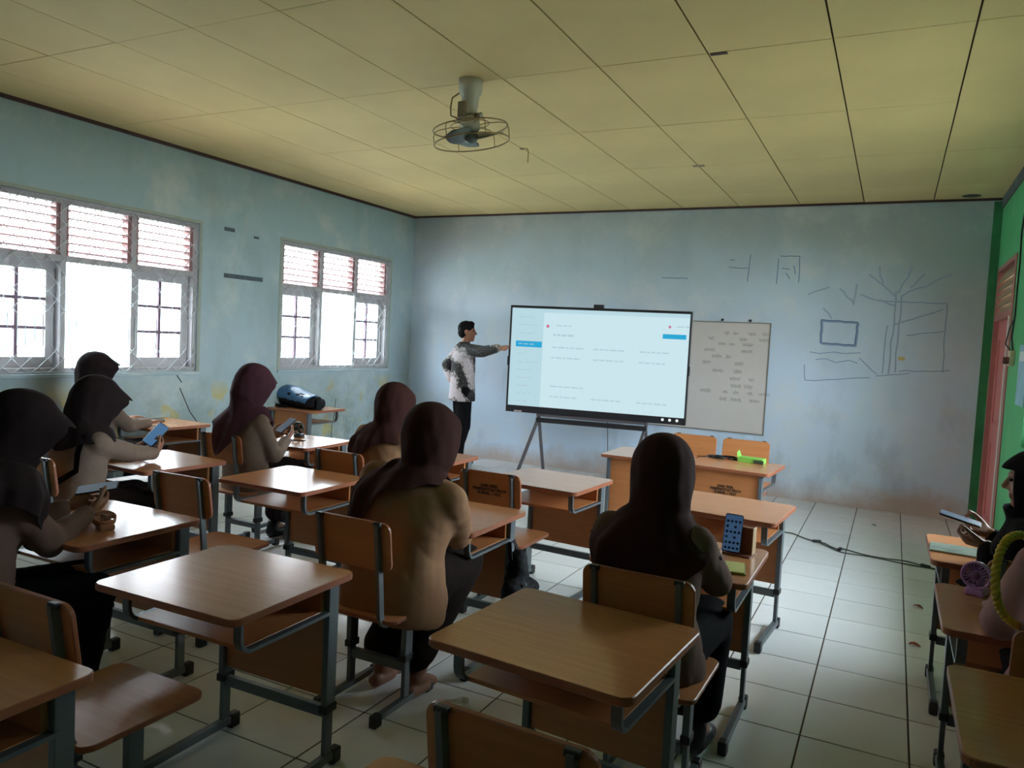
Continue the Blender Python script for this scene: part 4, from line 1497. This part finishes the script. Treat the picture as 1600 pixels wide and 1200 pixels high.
def on_plane(u, v, y):
    d = fw + rt * ((u - 800) / 1185.0) - up * ((v - 600) / 1185.0)
    return CAM_LOC + d * ((y - CAM_LOC.y) / d.y)


cp = [on_plane(u, v, y) - k9['O'] for u, v, y in ((1612, 842, -5.98), (1594, 836, -6.03), (1576, 842, -6.08), (1563, 862, -6.115), (1556, 892, -6.125), (1556, 925, -6.12), (1562, 950, -6.10), (1575, 968, -6.06), (1590, 978, -6.02))]
# smooth the path, then wind two strands
def catmull(P, n=8):
    out = []
    for i in range(len(P) - 1):
        p0, p1_, p2_, p3_ = P[max(i - 1, 0)], P[i], P[i + 1], P[min(i + 2, len(P) - 1)]
        for k in range(n):
            t = k / n
            out.append(0.5 * ((2 * p1_) + (p2_ - p0) * t + (2 * p0 - 5 * p1_ + 4 * p2_ - p3_) * t * t + (3 * p1_ - p0 - 3 * p2_ + p3_) * t ** 3))
    out.append(P[-1])
    return out


cpath = catmull(cp, 14)
cm = MB()
for s in (0, PI):
    q = []
    for i, p in enumerate(cpath):
        d = (cpath[min(i + 1, len(cpath) - 1)] - cpath[max(i - 1, 0)]).normalized()
        a = d.cross(Vector((0, 1, 0))).normalized(); b = d.cross(a)
        q.append(p + (a * math.cos(i * 0.75 + s) + b * math.sin(i * 0.75 + s)) * 0.006)
    cm.tube(q, 0.0070, 8)
cm.build('shoulder_cord', 'cord_yellow', p9)


def batik():
    t = NT('batik_print')
    v = t.objcoord()
    f1 = t.noise(v, 34, 3, 0.6)
    fine = t.ramp(f1, [(0.44, srgb(84, 74, 72)), (0.58, srgb(176, 166, 164))])
    wv = t.n('ShaderNodeTexWave')
    wv.wave_type = 'BANDS'
    wv.bands_direction = 'DIAGONAL'
    wv.inputs['Scale'].default_value = 1.25
    wv.inputs['Distortion'].default_value = 5.0
    wv.inputs['Detail'].default_value = 2.0
    wv.inputs['Detail Scale'].default_value = 2.0
    t.l(v, wv.inputs['Vector'])
    blk = t.ramp(wv.outputs['Fac'], [(0.30, (1, 1, 1, 1)), (0.36, (0, 0, 0, 1))])
    lt = t.ramp(wv.outputs['Fac'], [(0.70, (0, 0, 0, 1)), (0.76, (1, 1, 1, 1))])
    c = t.mix(t.math('MULTIPLY', lt, 0.8), fine, srgb(190, 178, 182))
    sp = t.ramp(t.noise(v, 70, 2), [(0.58, (0, 0, 0, 1)), (0.66, (1, 1, 1, 1))])
    dark = t.mix(sp, srgb(26, 22, 24), srgb(110, 100, 100))
    c = t.mix(blk, c, dark)
    t.l(c, t.b.inputs['Base Color'])
    t.b.inputs['Roughness'].default_value = 0.8
    return t.m


def standing_man():
    O = Vector((1.325, -0.80, 0))
    root = empty('person', O)
    setp(root, 'man standing in black and white batik shirt, pointing at the big display, hand on hip', 'person')
    ya = R(-48)
    r = Vector((math.cos(ya), math.sin(ya), 0)); g = Vector((-math.sin(ya), math.cos(ya), 0)); Z = Vector((0, 0, 1))
    pel = Vector((0, 0, 0.92))
    hc = Vector((0.02, 0.02, 1.745 - 0.118)) + r * 0.0
    Hm = Matrix.Rotation(R(-62), 3, 'Z') @ Matrix.Rotation(R(2), 3, 'X')
    sh = {s: Vector((0, 0, 1.405)) + r * s * 0.185 for s in (-1, 1)}
    body, sl = MB(), MB()
    add_head(body, hc, Hm, 1.04)
    body.capsule(Vector((0, 0, 1.40)), hc - Z * 0.06, 0.055, 0.052, 12)
    for s in (-1, 1): body.capsule(pel + r * s * 0.05, Vector((0, 0, 1.34)) + r * s * 0.06, 0.11, 0.11, 12)
    body.capsule(sh[-1], sh[1], 0.05, 0.05, 12)
    tR = Vector((2.17, -1.22, 1.475)) - O
    el, wr_ = ik(sh[1], tR - (tR - sh[1]).normalized() * 0.13, 0.30, 0.27, (0.1, -0.2, -1))
    body.capsule(sh[1], el, 0.05, 0.04, 12); body.capsule(el, wr_, 0.04, 0.028, 12)
    add_hand(body, wr_, (wr_ - el), (0, 0.3, -1), 1, 'point', 1.05)
    sl.capsule(sh[1], el, 0.085, 0.066, 14); sl.capsule(el, wr_ - (wr_ - el).normalized() * 0.02, 0.066, 0.048, 14)
    hip = pel + Vector((0, 0, 0.10)) - r * 0.165 - g * 0.10
    e2, w2 = ik(sh[-1], hip - r * 0.03, 0.30, 0.25, -r * 1.0 - g * 0.45)
    body.capsule(sh[-1], e2, 0.05, 0.04, 12); body.capsule(e2, w2, 0.04, 0.028, 12)
    add_hand(body, w2, r * 0.75 - Z * 0.6 + g * 0.1, g * 1.0, -1, 'relaxed', 1.05)
    sl.capsule(sh[-1], e2, 0.085, 0.068, 14); sl.capsule(e2, w2 - (w2 - e2).normalized() * 0.04, 0.068, 0.05, 14)
    tr, shoes = MB(), []
    for s in (-1, 1):
        hp_ = pel + r * s * 0.09
        kn = Vector((0, 0, 0.50)) + r * s * 0.10 + g * 0.02
        an = Vector((0, 0, 0.09)) + r * s * 0.115 - g * (0.04 + 0.05 * s)
        body.capsule(hp_, kn, 0.085, 0.056, 12); body.capsule(kn, an, 0.055, 0.038, 12)
        body.capsule(an, an + g * 0.14 - Z * 0.055, 0.036, 0.026, 10)
        tr.capsule(hp_ + Z * 0.02, kn, 0.105, 0.082, 14); tr.capsule(kn, an + Z * 0.01, 0.080, 0.066, 14)
        so = MB()
        so.capsule(an - g * 0.04 - Z * 0.045, an + g * 0.16 - Z * 0.05, 0.044, 0.038, 10)
        so.capsule(an - g * 0.03 - Z * 0.04, an - g * 0.01 + Z * 0.01, 0.042, 0.044, 10)
        shoes.append(so)
    tr.capsule(pel - r * 0.07, pel + r * 0.07, 0.125, 0.125, 14)
    remesh(body, 'body', 'skin_tan', root, 0.0065, 3)
    remesh(tr, 'trousers', 'black_cloth', root, 0.011, 5, 0.005, 0.16)
    for so in shoes: remesh(so, 'shoe', 'shoe', root, 0.008, 3)
    st = MB()
    rg = [ell_ring(Vector((0, 0, z)), r, g, rx, ry, 24, 0.85) for z, rx, ry in
          ((0.80, 0.195, 0.155), (0.92, 0.188, 0.150), (1.05, 0.178, 0.142), (1.2, 0.190, 0.140), (1.32, 0.200, 0.132), (1.40, 0.185, 0.11), (1.445, 0.12, 0.09), (1.475, 0.072, 0.072), (1.50, 0.066, 0.066))]
    st.rings(rg)
    k = len(st.v)
    st.v += sl.v; st.f += [[j + k for j in f] for f in sl.f]; st.mi += sl.mi; st.sm += sl.sm
    remesh(st, 'shirt', batik(), root, 0.011, 5, 0.006, 0.15)
    hr = MB()
    hr.ellipsoid(hc + Hm @ Vector((0, -0.014, 0.040)), (0.083, 0.101, 0.088), Hm)
    hr.ellipsoid(hc + Hm @ Vector((0, -0.05, -0.01)), (0.078, 0.062, 0.075), Hm)
    hr.ellipsoid(hc + Hm @ Vector((0, 0.04, 0.085)), (0.06, 0.05, 0.038), Hm)
    remesh(hr, 'hair', 'hair', root, 0.008, 3, 0.003, 0.03)
    for sx in (-1, 1):
        MB().ellipsoid(hc + Hm @ Vector((sx * 0.03, 0.082, 0.0)), (0.011, 0.008, 0.007), Hm, 10, 6).build('eye', 'eye', root)
    return root


standing_man()

# ------------------------------------------------------------------ small things on the desks and the floor
M['phone_black'] = plain('phone_case_black', srgb(26, 27, 30), 0.35)
M['ph_blue'] = emit('phone_screen_blue', srgb(92, 142, 190), 0.55)
M['ph_grey'] = emit('phone_screen_grey', srgb(120, 140, 160), 0.3)
M['ph_dim'] = emit('phone_screen_dim', srgb(80, 116, 160), 0.36)
M['ph_icon'] = plain('phone_icon', srgb(40, 60, 100), 0.3)


def phone(label, mw, screen_mat=None, icons=False):
    root = empty('phone')
    root.matrix_world = mw
    setp(root, label, 'phone')
    MB().rplate(0.074, 0.158, -0.008, 0.0, 0.010, bev=0.002).build('case', 'phone_black', root)
    so = MB().rplate(0.068, 0.150, 0.0, 0.0006, 0.007, bev=0.0002).build('display', screen_mat or 'phone_black', root)
    if icons:
        for row in range(6):
            for c in range(4):
                if row in (2, 4) and c % 2: continue
                MB().rplate(0.010, 0.010, 0.0006, 0.0009, 0.003, bev=0.0001).build('app_icon', 'ph_icon', so, (-0.024 + c * 0.016, -0.062 + row * 0.022, 0))
    return root


def mat_from(loc, normal, upv):
    n = Vector(normal).normalized()
    u = Vector(upv); u = (u - n * u.dot(n)).normalized()
    x = u.cross(n)
    m = Matrix((x, u, n)).transposed().to_4x4()
    return Matrix.Translation(Vector(loc)) @ m


phone('dark phone lying on the desk beside the large window', Matrix.Translation((0.335, -4.20, TZ + 0.009)) @ Matrix.Rotation(R(60), 4, 'Z'))
h2 = k2['hands'][1]
c2 = (h2[1] + h2[2]) / 2 + k2['O']
phone('phone with bright blue screen held up by the student with the strap', mat_from(c2 + Vector((-0.015, 0.02, 0.035)), (0.55, -0.65, 0.55), (0.25, 0.55, 0.8)), 'ph_blue')
h1 = k1['hands'][1]
c1 = (h1[1] + h1[2]) / 2 + k1['O']
phone('phone with greyish screen held over the pinkish folding fan', mat_from(c1 + Vector((-0.02, 0.02, 0.02)), (0.1, -0.3, 0.95), (0.7, 0.7, 0.15)), 'ph_grey')
h4 = (k4['hands'][1][1] + k4['hands'][-1][1]) / 2 + k4['O']
phone('dark phone in the hands of the student in plum headscarf', mat_from(h4 + Vector((0.0, 0.01, 0.015)), (0.0, -0.6, 0.8), (0.2, 0.9, 0.5)), 'ph_grey')
h8 = (k8['hands'][1][2] + k8['hands'][-1][2]) / 2 + k8['O']
phone('phone held flat by the student in black headscarf', mat_from(h8 + Vector((-0.03, 0.0, 0.02)), (0.2, -0.1, 0.95), (-0.95, 0.1, 0.2)), 'ph_dim')
pp = Vector((5.36, -5.405, TZ))
phone('phone propped upright with blue home screen showing rows of icons', mat_from(pp + Vector((0, 0, 0.09)), (0.16, -0.95, 0.30), (0.0, 0.3, 0.95)), 'ph_dim', True)
sd = empty('phone_stand', pp + Vector((0.03, 0.05, 0)), R(-10))
setp(sd, 'brown block with pale edge leaning behind the propped up phone', 'stand')
MB().bbox(-0.05, 0.05, -0.02, 0.02, 0.0, 0.115, 0.003).build('block', plain('brown_card', srgb(120, 66, 44), 0.5), sd)
MB().bbox(0.05, 0.054, -0.021, 0.021, 0.0, 0.117, 0.001).build('pale_edge', plain('pale_edge', srgb(206, 176, 140), 0.5), sd)
MB().bbox(-0.06, 0.06, -0.07, 0.03, 0.0, 0.006, 0.002).build('base', plain('stand_base', srgb(110, 62, 42), 0.5), sd)

nbk = empty('notebook', (5.35, -5.63, TZ), R(10))
setp(nbk, 'yellow green notebook under the arm of the writing student', 'notebook')
MB().bbox(-0.105, 0.105, -0.075, 0.075, 0.0, 0.004, 0.001).build('cover', plain('olive_cover', srgb(112, 116, 60), 0.6), nbk)
MB().bbox(-0.10, 0.10, -0.072, 0.072, 0.0042, 0.010, 0.001).build('pages', plain('yellowgreen_page', srgb(186, 188, 116), 0.7, var=0.04), nbk)

bk = empty('booklet', (6.245, -4.70, TZ), R(-4))
setp(bk, 'grey green printed booklet lying on the desk near the pink door', 'booklet')
t_ = NT('leafy_print')
vv = t_.objcoord()
t_.l(t_.ramp(t_.noise(t_.mapping(vv, (6, 22, 6)), 2.2, 4), [(0.3, srgb(60, 78, 74)), (0.5, srgb(120, 134, 124)), (0.7, srgb(160, 164, 150))]), t_.b.inputs['Base Color'])
t_.b.inputs['Roughness'].default_value = 0.35
MB().bbox(-0.13, 0.11, -0.085, 0.085, 0.0, 0.007, 0.0015).build('pages', plain('booklet_pages', srgb(190, 184, 168), 0.7), bk)
MB().bbox(-0.131, 0.111, -0.086, 0.086, 0.0072, 0.009, 0.0006).build('cover', t_.m, bk)


def hand_fan(label, loc, rz, colour, lying=0, s=1.0):
    m = plain('fan_plastic', colour, 0.4, var=0.03)
    m2 = plain('fan_plastic_dark', tuple(c * 0.3 for c in colour[:3]) + (1,), 0.5)
    root = empty('hand_fan', loc, rz)
    setp(root, label, 'fan', 'small battery fans on the desks')
    mw = Matrix.Rotation(R(lying), 4, 'X')
    MB().bbox(-0.032 * s, 0.032 * s, -0.022 * s, 0.055 * s, 0, 0.026 * s, 0.006).build('base', m, root)
    hz = 0.070 * s
    tm = Matrix.Translation((0, -0.005, 0.0)) @ (Matrix.Translation((0, 0.0, 0.03 * s)) @ mw @ Matrix.Translation((0, 0, 0.045 * s))) @ Matrix.Rotation(R(90), 4, 'X')
    rim = MB()
    n = 36
    prof = [(0.046, -0.014), (0.050, -0.012), (0.050, 0.012), (0.046, 0.014), (0.043, 0.010), (0.043, -0.010)]
    rr = []
    for r_, z_ in prof:
        rr.append([(tm @ Vector((r_ * s * math.cos(2 * PI * k / n), r_ * s * math.sin(2 * PI * k / n), z_ * s)))[:] for k in range(n)])
    rr.append(rr[0])
    rim.rings(rr, cap=False)
    ro = rim.build('rim', m, root)
    gr = MB()
    for z_ in (0.012, -0.012):
        for k in range(20):
            a = 2 * PI * k / 20
            gr.tube([(tm @ Vector((0.014 * s * math.cos(a), 0.014 * s * math.sin(a), z_ * s)))[:], (tm @ Vector((0.045 * s * math.cos(a + 0.25), 0.045 * s * math.sin(a + 0.25), z_ * s * 0.9)))[:]], 0.0012 * s, 4, smooth=False)
    setp(gr.build('guard', m, root), kind='stuff')
    MB().lathe([(0.015 * s, -0.014 * s), (0.017 * s, 0.0), (0.015 * s, 0.014 * s)], 18, mat=tm).build('hub', m2, root)
    for k in range(4):
        bl = MB()
        a = Matrix.Rotation(R(90 * k + 20), 4, 'Z')
        rows = []
        for i in range(4):
            u = 0.014 + 0.027 * i / 3
            w_ = 0.010 + 0.006 * i / 3
            rows.append([(tm @ a @ Vector((u * s, -w_ * s, -0.004 * s)))[:], (tm @ a @ Vector((u * s, w_ * s, 0.004 * s)))[:], (tm @ a @ Vector((u * s, w_ * s, 0.0055 * s)))[:], (tm @ a @ Vector((u * s, -w_ * s, -0.0025 * s)))[:]])
        bl.rings(rows)
        bl.build('blade', m2, root)
    return root


hand_fan('lilac ring fan standing on a wedge base on the desk at right', (6.235, -5.40, TZ), R(-22), srgb(186, 140, 206), 0, 1.0)
hand_fan('small black fan standing on the glaring white desk', (1.80, -4.10, TZ), R(20), srgb(48, 50, 54), 10, 1.0)
hand_fan('pinkish folding fan lying on the desk under the held phone', (3.135, -6.655, TZ), R(70), srgb(190, 136, 116), -70, 0.9)
pen = empty('pen', (1.93, -4.25, TZ + 0.005), R(28))
setp(pen, 'thin dark pen lying on the glaring white desk', 'pen')
MB().tube([(-0.065, 0, 0), (0.05, 0, 0), (0.066, 0, 0)], [0.0045, 0.0045, 0.001], 8).build('barrel', 'phone_black', pen)
MB().tube([(-0.068, 0, 0), (-0.03, 0, 0)], 0.0052, 8).build('cap', 'metal', pen)

gb = empty('green_box', (4.985, -2.60, TZ), R(-8))
setp(gb, 'bright green open box on the desk facing the class', 'box')
M['lime'] = plain('lime_card', srgb(128, 196, 84), 0.5, var=0.04)
MB().bbox(-0.095, 0.095, -0.05, 0.05, 0.0, 0.036, 0.002).build('tray', 'lime', gb)
fl = MB()
fl.add([(-0.095, -0.05, 0.034), (-0.095, 0.05, 0.034), (-0.115, 0.05, 0.078), (-0.100, -0.05, 0.070), (-0.097, -0.05, 0.034), (-0.097, 0.05, 0.034), (-0.117, 0.05, 0.078), (-0.102, -0.05, 0.070)],
       [(0, 1, 2, 3), (7, 6, 5, 4), (0, 4, 5, 1), (2, 6, 7, 3), (1, 5, 6, 2), (0, 3, 7, 4)])
fl.build('flap', 'lime', gb)
MB().bbox(0.03, 0.105, -0.058, -0.045, 0.0, 0.028, 0.003).build('dark_side', plain('dark_box_side', srgb(54, 70, 52), 0.6), gb)
# a coil of cable with plug heads beside the box
cl = empty('cable_coil', (4.76, -2.57, TZ), R(3))
setp(cl, 'dark coil of cable with orange bits beside the green box', 'cable')
cc = MB()
rnd = random.Random(3)
cpts = []
for k in range(110):
    a = k * 0.36
    rr_ = 0.052 + 0.02 * math.sin(k * 0.9) + 0.008 * rnd.uniform(-1, 1)
    cpts.append((rr_ * 1.65 * math.cos(a), rr_ * 0.8 * math.sin(a), 0.005 + 0.004 * (k / 40) + 0.002 * math.sin(k)))
cc.tube(cpts, 0.0045, 6)
cc.tube([(-0.08, 0, 0.012), (-0.13, -0.04, 0.006), (-0.19, -0.05, 0.005)], 0.004, 6)
cc.build('coil', 'black_plastic', cl)
for x, m_ in ((-0.03, 'black_plastic'), (0.035, plain('orange_plug', srgb(176, 84, 50), 0.5)), (0.07, plain('brown_plug', srgb(96, 60, 44), 0.5))):
    MB().bbox(x - 0.014, x + 0.014, -0.048, -0.028, 0.0, 0.014, 0.004).build('plug', m_, cl)

# blue and black bag on the window desk
bag = empty('shoulder_bag', (0.26, -2.36, TZ), R(-6))
setp(bag, 'blue and black bag lying on the desk below the smaller window', 'bag')
bm1 = MB()
def brow(x, ry, rz, zc, n=18): return [(x, ry * math.copysign(abs(math.cos(2 * PI * j / n)) ** 0.8, math.cos(2 * PI * j / n)), max(zc + rz * math.copysign(abs(math.sin(2 * PI * j / n)) ** 0.8, math.sin(2 * PI * j / n)), 0.002)) for j in range(n)]
bm1.rings([brow(-0.30, 0.03, 0.10, 0.12), brow(-0.27, 0.10, 0.115, 0.115), brow(-0.15, 0.13, 0.11, 0.11), brow(0.0, 0.135, 0.092, 0.09), brow(0.14, 0.13, 0.075, 0.075), brow(0.25, 0.10, 0.06, 0.06), brow(0.29, 0.03, 0.035, 0.045)])
M['bag_black'] = plain('bag_black', srgb(22, 23, 28), 0.7, var=0.1, spec=0.2)
M['bag_blue'] = plain('bag_blue', srgb(58, 104, 150), 0.35, var=0.15, scale=9)
remesh(bm1, 'bag_body', 'bag_black', bag, 0.009, 3, 0.006, 0.1)
pb = MB()
pr = []
for i in range(13):
    u = i / 12
    x = -0.25 + 0.46 * u
    zc = 0.115 - 0.045 * u
    row = []
    for j in range(9):
        a = R(-8 + (130 - 30 * u) * j / 8) if True else 0
        row.append((x + 0.05 * (j / 8 - 0.5), -(0.142 - 0.008 * u) * math.cos(a) , zc + (0.108 - 0.03 * u + 0.012 * math.sin(6 * u)) * math.sin(a) + 0.008))
    row += [(p[0], p[1] * 0.93, p[2] - 0.014) for p in row[::-1]]
    pr.append(row)
pb.rings(pr)
remesh(pb, 'blue_flap', 'bag_blue', bag, 0.008, 3, 0.005, 0.09)
MB().tube([(-0.29, 0.0, 0.2), (-0.33, -0.05, 0.14), (-0.32, -0.1, 0.05), (-0.22, -0.16, 0.015), (-0.05, -0.17, 0.015)], 0.01, rect=(0.03, 0.006)).build('strap', 'bag_black', bag)
MB().tube([(0.22, 0, 0.12), (0.27, -0.03, 0.13), (0.31, -0.05, 0.08), (0.33, -0.07, 0.012)], 0.01, rect=(0.05, 0.02)).build('strap', 'bag_black', bag)

# black bag hanging at the side of the middle desk
hb = empty('hanging_bag', (4.345, -5.36, 0))
setp(hb, 'black cloth bag hanging from the desk side in the middle, beside the broad student', 'bag')
hm = MB()
for (a, b, ra, rb) in (((0, 0.02, 0.50), (0.01, 0.0, 0.32), 0.045, 0.075), ((0.02, -0.06, 0.36), (0.02, 0.08, 0.33), 0.06, 0.07)):
    hm.capsule(a, b, ra, rb, 14)
remesh(hm, 'bag_body', 'bag_black', hb, 0.009, 4, 0.01, 0.09)
MB().tube([(-0.015, 0.05, 0.52), (-0.03, 0.03, 0.575), (-0.03, -0.02, 0.58), (-0.01, -0.04, 0.50)], 0.006, rect=(0.02, 0.004)).build('strap', 'bag_black', hb)
MB().lathe([(0.0, 0), (0.009, 0.002), (0.009, 0.006), (0, 0.008)], 10).build('clasp', 'metal', hb, (0.075, -0.05, 0.40), (0, PI / 2, 0))

# cable, litter and scraps on the floor
fc = MB()
pl = [onp for onp in ((5.02, -1.58), (5.10, -1.70), (5.22, -1.69), (5.33, -1.80), (5.42, -1.86), (5.50, -1.88), (5.56, -1.97), (5.62, -2.02), (5.66, -1.98), (5.80, -2.06), (5.95, -2.08), (6.1, -2.06), (6.25, -2.14), (6.42, -2.2), (6.6, -2.25))]
fc.tube([p[:] for p in catmull([Vector((x, y, 0.006)) for x, y in pl], 6)], 0.0055, 6)
pl2 = [(5.45, -1.87), (5.55, -2.0), (5.65, -2.1), (5.85, -2.10), (6.05, -2.14), (6.3, -2.17)]
fc.tube([p[:] for p in catmull([Vector((x, y, 0.005)) for x, y in pl2], 6)], 0.0045, 6)
ec = empty('extension_cable', (0, 0, 0))
setp(ec, 'dark cable with joints running over the white tiles from the wall', 'cable')
fc.build('cable_run', plain('grey_cable', srgb(70, 78, 74), 0.5), ec)
for (x, y, a) in ((5.44, -1.865, 20), (5.625, -2.03, 80), (6.23, -2.135, -30)):
    MB().bbox(-0.035, 0.035, -0.013, 0.013, 0.0, 0.022, 0.005).build('connector', 'black_plastic', ec, (x, y, 0), (0, 0, R(a)))


def leaf(label, x, y, a, col, s=1.0, name='dry_leaf'):
    mb = MB()
    n = 9
    topv = []
    for i in range(n):
        u = i / (n - 1)
        w_ = 0.021 * math.sin(PI * u) ** 0.8 * s
        z = 0.004 + 0.006 * math.sin(PI * u * 1.3) * s
        c = (-0.03 + 0.06 * u) * s
        topv.append([(c, -w_, z + 0.004), (c, 0, z), (c, w_, z + 0.005), (c, 0, z - 0.0015)])
    mb.rings(topv)
    o = mb.build(name, plain('leaf', col, 0.7, var=0.2, scale=40), None, (x, y, 0), (0, 0, R(a)))
    setp(o, label, 'leaf')


leaf('small reddish brown dry leaf on the tiles beside the front right desk', 6.155, -3.23, -25, srgb(168, 92, 64), 1.0)
leaf('small orange dry leaf on the tiles beside the lilac fan desk', 6.12, -3.97, -5, srgb(186, 84, 50), 1.0)
leaf('tiny dark bit of litter on the tiles near the back wall', 5.85, -0.83, -15, srgb(70, 66, 62), 0.6, 'litter')
sc = MB()
rnd = random.Random(8)
gp = [[(-0.05 + 0.1 * i / 4, -0.035 + 0.07 * j / 4, 0.012 + rnd.uniform(-0.009, 0.012)) for j in range(5)] for i in range(5)]
sc.add([p for r_ in gp for p in r_] + [(p[0], p[1], p[2] - 0.001) for r_ in gp for p in r_],
       [(i * 5 + j, (i + 1) * 5 + j, (i + 1) * 5 + j + 1, i * 5 + j + 1) for i in range(4) for j in range(4)] +
       [(25 + i * 5 + j, 25 + i * 5 + j + 1, 25 + (i + 1) * 5 + j + 1, 25 + (i + 1) * 5 + j) for i in range(4) for j in range(4)])
o = sc.build('paper_scrap', plain('paper', srgb(206, 206, 206), 0.8), None, (4.36, -5.90, 0), (0, 0, 0.5))
setp(o, 'crumpled white paper scrap on the floor behind the bare desk', 'paper')
